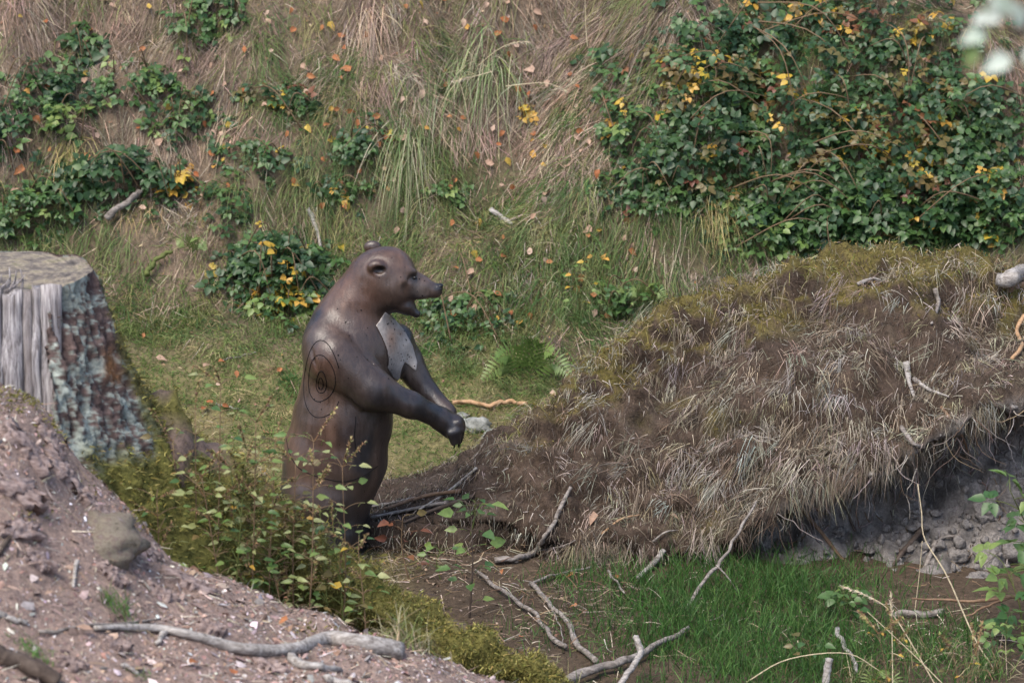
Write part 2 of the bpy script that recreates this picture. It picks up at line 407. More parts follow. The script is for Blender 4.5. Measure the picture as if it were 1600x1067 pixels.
def cone(P, a, b, ra, rb, sy=1.0):
    a = np.array(a); b = np.array(b); s = np.array([1, 1 / sy, 1]); A = a * s; B = b * s
    d = B - A; q = P * s - A; t = np.clip((q @ d) / (d @ d), 0, 1)
    return np.linalg.norm(q - t[..., None] * d, axis=-1) - (ra + (rb - ra) * t)
def ell(P, c, r):
    r = np.array(r); q = (P - np.array(c)) / r; l = np.linalg.norm(q, axis=-1)
    l2 = np.linalg.norm(q / r, axis=-1); return l * (l - 1) / np.maximum(l2, 1e-6)
U = .00300
def bp(px, py, Y): return at(px, py, Y)
def chain(L): return [(bp(*a[:3]), bp(*b[:3]), a[3] * U, b[3] * U) for a, b in zip(L[:-1], L[1:])]
TORSO = chain([(549, 552, .0, 69), (536, 650, 0, 76), (523, 716, 0, 80), (510, 770, 0, 74)])
NECK = chain([(580, 438, 0, 41), (543, 508, 0, 58)])
LEGS = chain([(508, 782, -.11, 56), (522, 830, -.12, 40)]) + chain([(530, 780, .10, 54), (538, 825, .1, 38)])
_ln = bp(528, 872, -.13); _lf = bp(542, 856, .1)
LEGS += [(LEGS[0][1], _ln + [0, 0, -.05], 40 * U, 34 * U), (LEGS[1][1], _lf + [0, 0, -.05], 38 * U, 33 * U)]
ARM_N = chain([(522, 558, -.15, 46), (582, 609, -.20, 31), (640, 632, -.16, 19.5), (686, 652, -.08, 16)])
ARM_F = chain([(615, 540, .13, 37), (634, 563, .15, 26), (668, 613, .11, 16.5), (700, 645, .05, 15)])
PAW = chain([(690, 654, -.06, 18), (708, 666, -.05, 21)])
TOES = [((716, 660, -.10), (722, 672, -.10)), ((718, 668, -.075), (721, 682, -.075)), ((713, 674, -.11), (716, 689, -.10)), ((705, 677, -.115), (709, 692, -.105)), ((714, 676, -.03), (717, 690, -.03))]
MUZ = chain([(628, 442, -.01, 29), (652, 447, -.012, 20.5), (679, 454, -.015, 12.5)])
JAW = chain([(612, 464, -.01, 22), (634, 477, -.012, 13), (651, 490, -.015, 7)])
C_H = bp(604, 430, -.005)
EYE_N = bp(650, 437, -.062); EYE_N[1] = -.066
EAR_N = bp(588, 417, -.115); EAR_F = bp(582, 386, .115)
def _cr_(x0, y0, x1, y1, Y0, Y1, ra): return (bp(x0, y0, Y0), bp(x1, y1, Y1), ra)
CREASE = [_cr_(536, 602, 566, 638, -.245, -.225, .010), _cr_(566, 545, 596, 592, -.225, -.185, .007), _cr_(486, 545, 500, 590, -.235, -.27, .006)]
def bear_core(P):
    f = None
    for a, b, ra, rb in TORSO:
        d = cone(P, a, b, ra, rb, 1.02); f = d if f is None else smin(f, d, .03)
    for a, b, ra, rb in NECK: f = smin(f, cone(P, a, b, ra, rb, .92), .07)
    for a, b, ra, rb in LEGS: f = smin(f, cone(P, a, b, ra, rb), .05)
    f = smin(f, cone(P, bp(592, 525, .06), bp(600, 565, .07), 36 * U, 34 * U), .05)
    f = smin(f, ell(P, bp(505, 545, -.11), (.10, .13, .14)), .06)
    h = ell(P, C_H, (.142, .125, .135))
    h = smin(h, ell(P, bp(618, 450, -.055), (.075, .062, .062)), .05)
    h = smin(h, cone(P, bp(634, 424, -.045), bp(650, 430, -.045), .022, .014), .03)   # brow
    h = smin(h, cone(P, bp(634, 424, .04), bp(650, 430, .04), .022, .014), .03)
    for a, b, ra, rb in MUZ: h = smin(h, cone(P, a, b, ra, rb, .95), .025)
    h = smin(h, ell(P, bp(684, 449, -.015), (.024, .027, .018)), .012)
    j = None
    for a, b, ra, rb in JAW:
        d = cone(P, a, b, ra, rb, 1.5); j = d if j is None else smin(j, d, .02)
    h = smin(h, j, .022)
    h = np.maximum(h, -ell(P, bp(668, 481, -.015), (.058, .045, .021)))
    h = -smin(-h, cone(P, bp(641, 437, -.098), bp(651, 429, -.074), .016, .010), .008)   # socket under the brow
    h = smin(h, cone(P, bp(622, 421, -.088), bp(648, 424, -.062), .013, .010), .02)      # brow ridge
    h = -smin(-h, cone(P, bp(641, 468, -.118), bp(635, 452, -.118), .024, .016), .03)  # hollow behind the muzzle
    h = smin(h, ell(P, bp(660, 460, -.038), (.030, .022, .016)), .02)                     # whisker pad
    h = smin(h, ell(P, bp(606, 448, -.085), (.052, .036, .040)), .03)                     # cheek
    f = smin(f, h, .05)
    for e, sgn in ((EAR_N, -1), (EAR_F, 1)):
        q = ell(P, e, (.042, .024, .032)); c = ell(P, e + np.array([.014, sgn * .016, -.015]), (.030, .022, .019))
        f = smin(f, q, .016); f = np.maximum(f, -c)
    g = None
    for a, b, ra, rb in ARM_F: 
        d = cone(P, a, b, ra, rb); f = smin(f, d, .022)
    for a, b, ra, rb in ARM_N:
        d = cone(P, a, b, ra, rb); g = d if g is None else smin(g, d, .03)
    for a, b, ra, rb in PAW: g = smin(g, cone(P, a, b, ra, rb, 1.2), .03)
    for a, b in TOES: g = smin(g, cone(P, bp(*a), bp(*b), 7 * U, 5 * U), .012)
    g = np.maximum(g, f * 0 - 1)
    r_ = smin(f, g, .014)
    for a, b, ra in CREASE:                     # sculpted creases between muscle groups
        d = cone(P, a, b, ra, ra * .5); r_ = -smin(-r_, d, .012)
    return r_
def bear_sdf(P):
    f = np.full(P.shape[:-1], 1.0)
    sh = P.shape[:-1]; Pf = P.reshape(-1, 3); out = np.empty(len(Pf))
    for s in range(0, len(Pf), 400000): out[s:s + 400000] = bear_core(Pf[s:s + 400000])
    out = out + .0025 * fbm(Pf, 14, 2, 80) + .004 * vnoise(Pf * 5, 83)
    return out.reshape(sh)
blo = np.array([-1.18, -.36, -.12]); res = .0085
zmax = EAR_F[2] + .12
shape = [int((-.14 + 1.18) / res), int(.72 / res), int((zmax + .12) / res)]
BVv, BQ = surface_nets(bear_sdf, blo, res, shape)
for _ in range(2):
    e = .003; f0 = bear_sdf(BVv); g = np.stack([bear_sdf(BVv + np.eye(3)[k] * e) - f0 for k in range(3)], 1) / e
    BVv = BVv - np.clip(f0, -.004, .004)[:, None] * norm(g)
bg_ = g
# colour: brown foam with grey, near-black and rusty zones of paint; ear and socket hollows darkened
n1 = fbm(BVv * [1, 1, .35], 6, 3, 90); n2 = fbm(BVv, 3.2, 3, 93); n3 = fbm(BVv * [2.2, 2.2, .5], 22, 2, 95)
bx, by = proj(BVv)
cb = np.array([.062, .044, .038]) * np.ones((len(BVv), 1))
def blend(c, col, m): return c * (1 - m[:, None]) + np.array(col) * m[:, None]
cb = blend(cb, (.022, .023, .030), S(n2 * 2.2 + .2))
cb = blend(cb, (.15, .092, .066), S((n1 - .05) * 2.0) * .6)
rust = zone(bx, by, [(575, 455, 45, 60, .8), (500, 580, 28, 60, .45), (590, 400, 40, 16, .5), (630, 465, 30, 25, .35), (500, 700, 50, 60, .3)])
cb = blend(cb, (.16, .070, .038), np.clip(rust * (.75 + .6 * n1), 0, .9))
cb = blend(cb, (.022, .02, .024), np.clip(zone(bx, by, [(560, 830, 70, 50, 1), (430, 800, 40, 60, .8), (640, 625, 70, 35, .75), (705, 670, 40, 40, .9), (686, 448, 12, 10, 1), (654, 490, 18, 12, .8), (600, 370, 60, 18, .35), (665, 610, 40, 40, .7)]) * (1 + .3 * n1), 0, 1))
cb = blend(cb, (.010, .009, .010), np.clip(zone(bx, by, [(594, 420, 8, 6, 1.2), (646, 434, 6, 7, 1.1), (610, 482, 30, 12, .8), (600, 440, 10, 20, .3), (622, 476, 14, 10, .6)]), 0, 1) * (BVv[:, 1] < -.02))  # ear hollow, eye socket and throat coloured near-black
cb = blend(cb, (.16, .14, .13), np.clip(zone(bx, by, [(655, 455, 16, 14, .6), (612, 448, 24, 18, .35), (498, 525, 20, 15, .25), (640, 560, 14, 25, .6)]), 0, 1) * (BVv[:, 1] < .3))
cb = cb * (1 + .16 * n3[:, None])
cb = np.clip(cb * .72, .005, 1)
k = NT('painted_foam'); v = k.coord((38, 38, 9)); f = k.noise(1, 5, .6, v, .6); f2 = k.noise(160, 2)
c = k.mix(1.0, k.attr(), k.ramp(f, [(.3, (.78,) * 3), (.7, (1.25,) * 3)]), 'MULTIPLY')
M['foam'] = k.bsdf(c, k.ramp(f, [(.3, (.26,) * 3), (.7, (.44,) * 3)]), .55, k.mix(.3, f, f2), .55, .007)
bear = empty('bear_statue', bp(535, 866, 0), 'brown foam bear target standing upright, mouth open, paws held out', 'bear statue')
link('body', mesh('body', BVv, BQ, None, cb), bear, M['foam'])
# pale chest panel: a thin shell of the same surface
_edge = [(576, 523), (590, 505), (602, 487), (618, 500), (632, 516), (645, 540), (652, 566), (650, 580), (640, 572), (632, 566), (627, 578), (624, 597), (614, 590), (604, 572), (590, 548)]
def poly_sdf(px, py, pts):
    pts = np.array(pts, float); d = np.full(px.shape, 1e9); ins = np.zeros(px.shape, bool)
    for a, b in zip(pts, np.roll(pts, -1, 0)):
        e = b - a; wx = px - a[0]; wy = py - a[1]; t = np.clip((wx * e[0] + wy * e[1]) / (e @ e), 0, 1)
        d = np.minimum(d, np.hypot(wx - t * e[0], wy - t * e[1]))
        c = (a[1] > py) != (b[1] > py); ins ^= c & (px < (b[0] - a[0]) * (py - a[1]) / (b[1] - a[1] + 1e-9) + a[0])
    return np.where(ins, -d, d)
def chest_sdf(P):
    px, py = proj(P); s = poly_sdf(px, py, _edge) * U
    f = bear_sdf(P) - .004
    return np.maximum(np.maximum(f, s), np.maximum(-(f + .02), P[..., 1] - .24))
clo = bp(570, 600, -.1); clo = np.array([clo[0] - .02, -.12, clo[2] - .03]); r2 = .005
cv, cq = surface_nets(chest_sdf, clo, r2, [int(.30 / r2), int(.38 / r2), int(.46 / r2)])
cpx, cpy = proj(cv)
cc = np.array([.32, .29, .27]) * (1 + .25 * fbm(cv, 9, 3, 70)[:, None]); cc = blend(cc, (.22, .13, .09), zone(cpx, cpy, [(612, 530, 10, 26, .8), (625, 520, 16, 8, .5)]))
cc = blend(cc, (.06, .05, .05), np.clip(zone(cpx, cpy, [(612, 585, 14, 14, .8)]), 0, 1))
k = NT('pale_foam'); f = k.noise(60, 4)
M['palefoam'] = k.bsdf(k.mix(1, k.attr(), k.ramp(f, [(.3, (.8,) * 3), (.7, (1.2,) * 3)]), 'MULTIPLY'), .5, .4, f, .3, .004)
chest = link('chest_panel', mesh('chest_panel', cv, cq, None, cc), bear, M['palefoam']); tag(chest, 'pale grey chest panel pierced by arrow holes')
BBV = BVHTree.FromPolygons([tuple(v) for v in BVv], BQ.tolist())
CBV = BVHTree.FromPolygons([tuple(v) for v in cv], cq.tolist())
def bear_at(px, py, bv=None):
    h = (bv or BBV).ray_cast(Vector(CAM), Vector(ray(px, py)).normalized())
    return (np.array(h[0]), np.array(h[1])) if h[0] is not None else None
M['groove'] = NT('score_line').bsdf((.010, .009, .010), .7, .1)
def on_bear(pts, n):
    r = [bear_at(x, y) for x, y in spline(pts, n)]; return np.array([h[0] for h in r if h is not None])
def ring(cx, cy, rx, ry, a0=0, a1=360, n=48, ph=0.0):
    a = np.radians(np.linspace(a0, a1, n)); w_ = 1 + .06 * np.sin(3 * a + ph)
    return np.stack([cx + rx * w_ * np.cos(a), cy + ry * w_ * np.sin(a)], 1)
for nm, lb, pts in (('score_ring', 'innermost oval score ring on the flank', ring(502, 598, 8, 17)), ('score_ring', 'middle oval score ring on the flank', ring(502, 592, 21, 36, ph=1)),
                    ('score_ring', 'outer open score ring on the flank', ring(503, 595, 29, 60, -330, -20, ph=.5)), ('score_ring', 'small dark core ring on the flank', ring(501, 600, 4, 9)),
                    ('seam', 'seam line round the lower belly', [(447, 684), (452, 706), (464, 728), (484, 740), (510, 748), (538, 752), (566, 744), (590, 728)]), ('seam', 'short upright seam below the arm', [(556, 650), (554, 680), (556, 706)])):
    P = on_bear(pts, 60)
    link(nm, MB().add(*tube(P, .0022, 6)).mesh(nm), bear, M['groove']).__setitem__('label', lb)
hole = MB(); ico = None
def dot(mb, p, n, r):
    a = norm(np.cross(n, [0.2, .1, 1])); b = np.cross(n, a); th = np.linspace(0, 2 * np.pi, 8, endpoint=False)
    V = p + n * .0015 + r * (np.cos(th)[:, None] * a + np.sin(th)[:, None] * b); V = np.vstack([V, p + n * .0030]); j = np.arange(8)
    mb.add(V, None, np.stack([j, (j + 1) % 8, np.full(8, 8)], 1), (.01,) * 3)
hp = [(644, 449), (652, 455), (660, 462), (655, 436), (663, 439), (626, 433), (593, 434), (640, 402)]
hp += [(rng.uniform(480, 620), rng.uniform(480, 640)) for _ in range(26)]
for x, y in hp:
    h = bear_at(x, y)
    if h is not None: dot(hole, h[0], h[1] if h[1][1] < 0 else -h[1], rng.uniform(.002, .0045))
tag(link('arrow_hole', hole.mesh('arrow_hole'), bear, M['groove']), kind='stuff'); hole = MB()
for _ in range(75):
    x, y = rng.uniform(580, 650), rng.uniform(492, 580)
    h = bear_at(x, y, CBV)
    if h is not None: dot(hole, h[0], h[1], rng.uniform(.0018, .004))
tag(link('arrow_hole', hole.mesh('arrow_hole'), chest, M['groove']), kind='stuff')
k = NT('eye_gloss'); M['eye'] = k.bsdf((.006, .006, .007), .4, .4)
def blob(c, r, n=10):
    th = np.linspace(0, np.pi, n); ph = np.linspace(0, 2 * np.pi, 20, endpoint=False); t, p = np.meshgrid(th, ph, indexing='ij')
    V = np.stack([np.sin(t) * np.cos(p), np.sin(t) * np.sin(p), np.cos(t)], -1) * np.array(r) + np.array(c); return V.reshape(-1, 3), grid_quads(n, 20, True), None
link('eye', MB().add(*blob(bp(648, 434, -.068), (.011, .010, .008))).mesh('eye'), bear, M['eye'])
link('nose_pad', MB().add(*blob(bp(688, 446.5, -.016), (.0150, .021, .0105))).mesh('nose_pad'), bear, M['eye'])
for a, b in TOES:
    p0, p1 = bp(*a), bp(*b); d = norm(p1 - p0)
    P = spline([p1 - d * .004, p1 + d * .014, p1 + d * .026 + np.array([-.006, 0, -.004])], 6)
    link('claw', MB().add(*tube(P, np.linspace(.008, .002, 6), 7)).mesh('claw'), bear, M['eye'])

# ------------------------------------------------------------------ the stump (left)
SCn = at(-4, 424, -2.4); SR = .375
NT_, NH = 300, 190
th = np.linspace(0, 2 * np.pi, NT_, endpoint=False); hh = np.linspace(0, 1.35, NH); TH, HH = np.meshgrid(th, hh, indexing='xy')
lob = np.sin(3 * TH + .4) * .5 + np.sin(5 * TH + 1.2) * .3
r = SR + .25 * HH + .21 * np.minimum(HH, 1.1) ** 2 + lob * .16 * HH * np.minimum(HH, 1)
sx, sy = r * np.cos(TH), r * np.sin(TH)
cutp = -.285 - .10 * HH
flat = (sx < .235 + .06 * HH) & (sy < cutp); sy = np.where(flat, cutp, sy)
top_wob = .012 * fbm(np.stack([np.cos(TH) * 3, np.sin(TH) * 3, TH * 0], -1), 1, 3, 5)
SV = np.stack([SCn[0] + sx, SCn[1] + sy, SCn[2] - HH + top_wob * (1 - S(HH / .1))], -1)
SN = np.stack([np.cos(TH), np.sin(TH), .4 * np.ones_like(TH)], -1); SN = norm(SN)
crack = fbm(np.stack([np.cos(TH) * 9, np.sin(TH) * 9, HH * 4.2], -1), 1, 3, 13); fine = fbm(SV, 26, 3, 15)
blk = fbm(np.stack([np.cos(TH) * 16, np.sin(TH) * 16, HH * 9], -1), 1, 3, 14); disp = np.where(flat, .004 * fine, .034 * crack - .028 * np.abs(blk) - .016 * np.abs(fbm(SV, 60, 2, 16)))
SV = SV + SN * (disp * S(HH / .05))[..., None]
spx, spy = proj(SV); ln = fbm(SV, 7, 4, 17); l2 = fbm(SV, 25, 3, 18)
lich = S((ln * .7 + .5 * l2 + .55 * fbm(SV, 70, 3, 19) + .9 * np.clip(.06 - np.abs(blk), -.3, .1) + .36) * 3.4 - zone(spx, spy, [(180, 575, 26, 45, 1.5), (195, 690, 18, 20, 1.2), (125, 505, 14, 40, .8)]))
mos = S((spy - 690 + 30 * ln + (spx - 190) * .25) / 60) + S((spx - np.interp(spy, [420, 540, 660, 760], [160, 190, 235, 275]) + 14 + 8 * ln) / 12) * .8
mos = np.clip(mos, 0, 1)
cs = np.array([.115, .082, .075]) * (1 + .5 * l2[..., None])
cs = cs * (1 - lich[..., None]) + np.array([.265, .295, .265]) * (1 + .35 * l2[..., None]) * lich[..., None]
cs = cs * (1 - mos[..., None]) + np.array([.125, .12, .035]) * (1 + .4 * l2[..., None]) * mos[..., None]
ex = zone(spx, spy, [(172, 570, 9, 22, 1.3), (182, 590, 10, 12, 1)]); ex = np.clip(ex, 0, 1)[..., None]; cs = cs * (1 - ex) + np.array([.24, .12, .055]) * ex
cs = np.where(flat[..., None], np.array([.22, .20, .19]), cs); cs = np.clip(cs, .01, 1)
stump = empty('tree_stump', (SCn[0], SCn[1], .55), 'broad sawn stump with lichen-crusted bark and grey splintered front, left edge', 'stump')
k = NT('bark'); f = k.noise(45, 6, .7); f2 = k.noise(140, 3)
M['bark'] = k.bsdf(k.mix(1, k.attr(), k.ramp(f, [(.28, (.55,) * 3), (.72, (1.5,) * 3)]), 'MULTIPLY'), .85, .15, k.mix(.3, f, f2), .9, .02)
link('bark', mesh('bark', SV.reshape(-1, 3), grid_quads(NH, NT_, True), None, cs.reshape(-1, 3)), stump, M['bark'])
# sawn top: rings, stains
nr = 40; rr = np.linspace(.0, 1, nr)[:, None]
ring_v = SV[0][None] * rr[..., None] + SCn[None, None] * (1 - rr[..., None]); ring_v[:, :, 2] += .006 * fbm(ring_v, 9, 3, 31) - .004 + .010 * (1 - rr)
k = NT('sawn_wood'); v = k.n('NewGeometry').outputs[0]; mp = k.n('Mapping', _vector_type='POINT'); k.t.links.new(v, mp.inputs[0]); mp.inputs['Location'].default_value = tuple(-SCn)
wv = k.n('TexWave', _wave_type='RINGS', _rings_direction='Z', Scale=9, Distortion=6.0, Detail=3); k.t.links.new(mp.outputs[0], wv.inputs[0])
f = k.noise(13, 7, .75); f2 = k.noise(60, 4)
c = k.ramp(f, [(.30, (.045, .04, .037)), (.45, (.13, .11, .095)), (.55, (.25, .21, .155)), (.66, (.11, .11, .055)), (.8, (.34, .30, .25))])
c = k.mix(.10, c, wv.outputs[0], 'MULTIPLY')
M['sawn'] = k.bsdf(k.mix(1, c, k.ramp(f2, [(.3, (.7,) * 3), (.7, (1.3,) * 3)]), 'MULTIPLY'), .8, .2, k.mix(.5, wv.outputs[0], f2), .5, .008)
link('sawn_top', mesh('sawn_top', ring_v.reshape(-1, 3), grid_quads(nr, NT_, True)), stump, M['sawn'])
# splinters of the torn front
k = NT('splinter_wood'); f = k.noise(1, 5, .65, k.coord((120, 120, 5)), .3); f2 = k.noise(9, 3)
c = k.ramp(f, [(.34, (.07, .066, .07)), (.46, (.26, .25, .265)), (.55, (.40, .385, .40)), (.68, (.64, .62, .62))])
c = k.mix(k.math('MULTIPLY', f2, .45), c, (.20, .15, .12)); c = k.mix(k.rnd(), c, k.mix(.6, c, (.2, .17, .16)))
M['splinter'] = k.bsdf(c, .7, .25, f, .8, .01)
xs = -.46
while xs < .225:
    wd = rng.uniform(.03, .10); L = rng.uniform(.5, .72); th_ = rng.uniform(.006, .022)
    n = 12; zz = np.linspace(0, -L, n); mb = MB()
    bx0 = xs; bw = wd - .001; ofs = rng.uniform(0, .014); ph = rng.uniform(0, 9)
    wl = .004 * np.sin(zz * 14 + ph); taper = np.clip((L + zz) / .08, .45, 1)
    zt = rng.uniform(-.015, .012)
    V = []
    for q in range(n):
        xl = bx0 + wl[q] + bw * (1 - taper[q]) * .5; xr = bx0 + bw * (1 - .5 * (1 - taper[q])) + wl[q] * .6
        yf = -.287 - .10 * -zz[q] - ofs - th_ * (.6 + .4 * np.sin(q + ph)); yb = -.26 - .10 * -zz[q]
        xm = (xl + xr) / 2
        V += [(xl, yb, zz[q]), (xl, yf + .006, zz[q]), (xm, yf, zz[q]), (xr, yf + .005, zz[q]), (xr, yb, zz[q])]
    V = np.array(V) + SCn + np.array([0, 0, zt]); V[1:4, 2] += rng.uniform(-.02, .02, 3)
    Q = grid_quads(n, 5, True)[:, ::-1]; T = [(0, 1, 2), (0, 2, 3), (0, 3, 4)]
    mb.add(V, Q, T); link('wood_splinter', mb.mesh('wood_splinter', False), stump, M['splinter'])
    xs += wd
for q in range(9):                       # upright torn slivers at the front edge
    x = SCn[0] + rng.uniform(-.05, .16); b = np.array([x, SCn[1] - .28, SCn[2] - .02]); t = b + [rng.uniform(-.05, .09), rng.uniform(-.02, .02), rng.uniform(.04, .10)]
    link('wood_sliver', MB().add(*tube(spline([b, (b + t) / 2 + [.01, 0, 0], t], 5), np.linspace(.008, .0015, 5), 5)).mesh('wood_sliver'), stump, M['splinter'])
# mossy root running down to the right
rp = [at(150, 690, -2.25), at(250, 735, -2.25), at(345, 800, -2.2), at(440, 868, -2.15), at(520, 915, -2.15), at(610, 962, -2.2), at(700, 1008, -2.3), at(800, 1048, -2.35), at(880, 1085, -2.4)]
RPth = spline(rp, 90); rrad = np.interp(np.linspace(0, 1, 90), [0, .3, .6, 1], [.26, .18, .115, .055])
rv, rq, rt = tube(RPth, rrad, 26, .22, 3)
rv[:, :] += norm(rv - np.vstack([np.repeat(RPth, 26, 0), RPth[:1], RPth[-1:]])) * (.045 * fbm(rv, 9, 4, 7, .6))[:, None]
ml = fbm(rv, 5, 3, 71); m2 = fbm(rv, 22, 3, 72)
mc = np.array([.13, .12, .036]) * (1 + .4 * m2[:, None]); bare = S((ml - .22) * 4)[:, None]; mc = mc * (1 - bare) + np.array([.13, .095, .08]) * (1 + .4 * m2[:, None]) * bare
root_o = link('root', mesh('root', rv, rq, rt, np.clip(mc, .01, 1)), stump, M['bark']); tag(root_o, 'thick moss-covered root running down to the right')
#@@PART3
# ------------------------------------------------------------------ grass
def blades(P, D, L, W, droop, C, seg=3, drape=False, lift=.004, side=None):
    """ribbons: P roots, D start directions, L lengths, W widths, droop sag, C colours -> verts, quads, tris, colours"""
    n = len(P); t = np.linspace(0, 1, seg + 1); D = norm(D)
    A = norm(np.cross(D, rng.normal(size=(n, 3)))) if side is None else side
    ctr = P[:, None] + D[:, None] * (L[:, None] * t)[..., None]
    ctr[..., 2] -= (droop * L)[:, None] * t ** 2
    if drape:
        h = H(ctr[..., 0], ctr[..., 1]) + lift * (.5 + 2.5 * rng.random((n, 1)) + 1.5 * t); ctr[..., 2] = np.maximum(ctr[..., 2], h)
    wd = W[:, None] * (1 - t[:-1]) ** .55 * .5
    Lf = ctr[:, :-1] - A[:, None] * wd[..., None]; Rt = ctr[:, :-1] + A[:, None] * wd[..., None]
    V = np.concatenate([np.stack([Lf, Rt], 2).reshape(n, -1, 3), ctr[:, -1:]], 1); m = 2 * seg + 1
    b = (np.arange(n) * m)[:, None]
    Q = np.concatenate([b + np.array([[2 * s, 2 * s + 1, 2 * s + 3, 2 * s + 2]]) for s in range(seg - 1)]) if seg > 1 else None
    T = b + np.array([[2 * seg - 2, 2 * seg - 1, 2 * seg]])
    Cv = np.repeat(C, m, 0)
    return V.reshape(-1, 3), Q, T, Cv
def pick(n, cols, jit=.22):
    cols = np.array(cols); c = cols[rng.integers(0, len(cols), n)]
    return np.clip(c * (1 + jit * rng.normal(size=(n, 1))) * (1 + .06 * rng.normal(size=(n, 3))), .008, .9)
def clumps(x, y, per, dirfn, L, W, droop, C, spread=.03, drape=True, dj=.35, seg=3, lift=.004):
    """clump centres -> blade arrays; dirfn(normals, n) gives the mean direction"""
    n = len(x); i = np.repeat(np.arange(n), per); m = len(i)
    xx = x[i] + rng.normal(0, spread, m); yy = y[i] + rng.normal(0, spread * .8, m)
    P = np.stack([xx, yy, H(xx, yy) - .006], -1); nn = HN(x, y)
    D = dirfn(nn)[i] + rng.normal(0, dj, (m, 3))
    Lm = L[i] * rng.uniform(.55, 1.15, m)
    Wm = rng.uniform(.7, 1.3, m) * W
    Cm = np.clip(C[i] * (1 + .2 * rng.normal(size=(m, 1))), .008, .9)
    return blades(P, D, Lm, Wm, droop[i] * rng.uniform(.6, 1.4, m), Cm, seg, drape, lift)
def rand_xy(n, x0, x1, y0, y1): return rng.uniform(x0, x1, n), rng.uniform(y0, y1, n)
def pxpy(x, y): return proj(np.stack([x, y, H(x, y)], -1))
DOWN = np.array([0, 0, -1.0])
def downhill(nn, out=.35, jit=.25):
    t = DOWN - (nn @ DOWN)[:, None] * nn; return norm(t) + nn * out + rng.normal(0, jit, (len(nn), 3)) * [1, .3, .3]
Z_BRAM = [(1290, 190, 240, 190, 1), (1400, 350, 260, 70, 1), (430, 430, 70, 55, 1), (200, 300, 120, 40, .8), (110, 150, 70, 70, .6)]
# dead hanging grass of the bank
mb = MB()
x, y = rand_xy(5200, -3.2, 3.2, 1.7, 5.2); px, py = pxpy(x, y); slope = HN(x, y)[:, 2] < .86
g = zone(px, py, Z_GREEN); bz = zone(px, py, Z_BRAM); nz = fbm(np.stack([x, y, y * 0], -1), 1.6, 3, 101)
wt = np.clip(.95 - .85 * g - .8 * bz - .5 * S((py - 230) / 150) + .7 * nz, .03, 1.2); kp = slope & (rng.random(len(x)) < wt)
x, y, px, py = x[kp], y[kp], px[kp], py[kp]
tone = S(fbm(np.stack([x, y, y * 0], -1), 1.1, 3, 105) * .8 + .5)[:, None]
C = pick(len(x), [(.36, .265, .20), (.30, .225, .175), (.42, .33, .25), (.24, .18, .14)], .16) * (.75 + .35 * tone)
C = np.where((rng.random(len(x)) < .13)[:, None], pick(len(x), [(.20, .19, .08), (.15, .17, .06)]), C)
def addb(mb, arr): mb.add(arr[0], arr[1], arr[2], arr[3])
addb(mb, clumps(x, y, 26, lambda nn: downhill(nn, .45, .4), rng.uniform(.06, .30, len(x)) * rng.uniform(.6, 1.1, len(x)), .0038, rng.uniform(.2, .9, len(x)), C, .05, True, .32, 3, .010))
x, y = rand_xy(14000, -3.2, 3.2, 1.7, 5.2); kp = HN(x, y)[:, 2] < .9; x, y = x[kp], y[kp]       # loose litter of stalks, any direction
P = np.stack([x, y, H(x, y) + rng.uniform(.004, .03, len(x))], -1)
addb(mb, blades(P, downhill(HN(x, y), .1, .8), rng.uniform(.05, .2, len(x)), np.full(len(x), .004), np.full(len(x), .2), pick(len(x), [(.40, .29, .22), (.26, .19, .14), (.5, .42, .33), (.16, .12, .09)]), 2, True, .008))
o = link('dead_grass', mb.mesh('dead_grass'), None, M['dry']); tag(o, 'pinkish dead grass hanging in swathes down the bank', 'grass', kind='stuff')
# green grass of the bank
mb = MB()
x, y = rand_xy(7000, -3.2, 3.2, 1.4, 5.2); px, py = pxpy(x, y); g = zone(px, py, Z_GREEN); nz = fbm(np.stack([x, y, y * 0], -1), 2.2, 3, 111)
wt = np.clip(1.0 * g + .20 + .7 * nz + .40 * S((py - 230) / 150), 0, 1); kp = (rng.random(len(x)) < wt) & (HN(x, y)[:, 2] < .95); x, y, px, py = x[kp], y[kp], px[kp], py[kp]
C = pick(len(x), [(.085, .155, .045), (.12, .18, .055), (.18, .21, .075), (.25, .25, .11), (.065, .125, .035)], .15)
addb(mb, clumps(x, y, 27, lambda nn: nn * .55 + downhill(nn, .1, .35) * .45 + [0, 0, .45], rng.uniform(.05, .23, len(x)), .0036, rng.uniform(.5, 1.3, len(x)), C, .04, True, .33, 3, .006))
o = link('green_grass', mb.mesh('green_grass'), None, M['grass']); tag(o, 'green grass growing on the lower bank behind the bear', 'grass', kind='stuff')
# short mossy turf on the flat behind the bear
mb = MB()
x, y = rand_xy(85000, -3.0, .9, -1.9, 2.9); nn = HN(x, y); nz = fbm(np.stack([x, y, y * 0], -1), 2.4, 3, 121); px, py = pxpy(x, y)
kp = (nn[:, 2] > .62) & (rng.random(len(x)) < np.clip(.75 + .5 * nz - 1.2 * S((x + .55) / .4) * S((.5 - y) / .4), .02, 1)) & ~((x < -1.3) & (y < -.9)); x, y, nz, nn = x[kp], y[kp], nz[kp], nn[kp]
P = np.stack([x, y, H(x, y) - .004], -1); n = len(x)
C = pick(n, [(.24, .21, .085), (.20, .185, .065), (.36, .31, .18), (.16, .17, .06), (.42, .36, .25), (.27, .21, .13)], .2); gm = (nz > .28); C[gm] = pick(gm.sum(), [(.10, .16, .045), (.15, .19, .06)])
tall = rng.random(n) < .17
addb(mb, blades(P, nn + rng.normal(0, .55, (n, 3)), np.where(tall, rng.uniform(.06, .17, n), rng.uniform(.022, .075, n)), np.where(tall, .0032, .0042), np.where(tall, .7, .3), C, 2, True, .002))
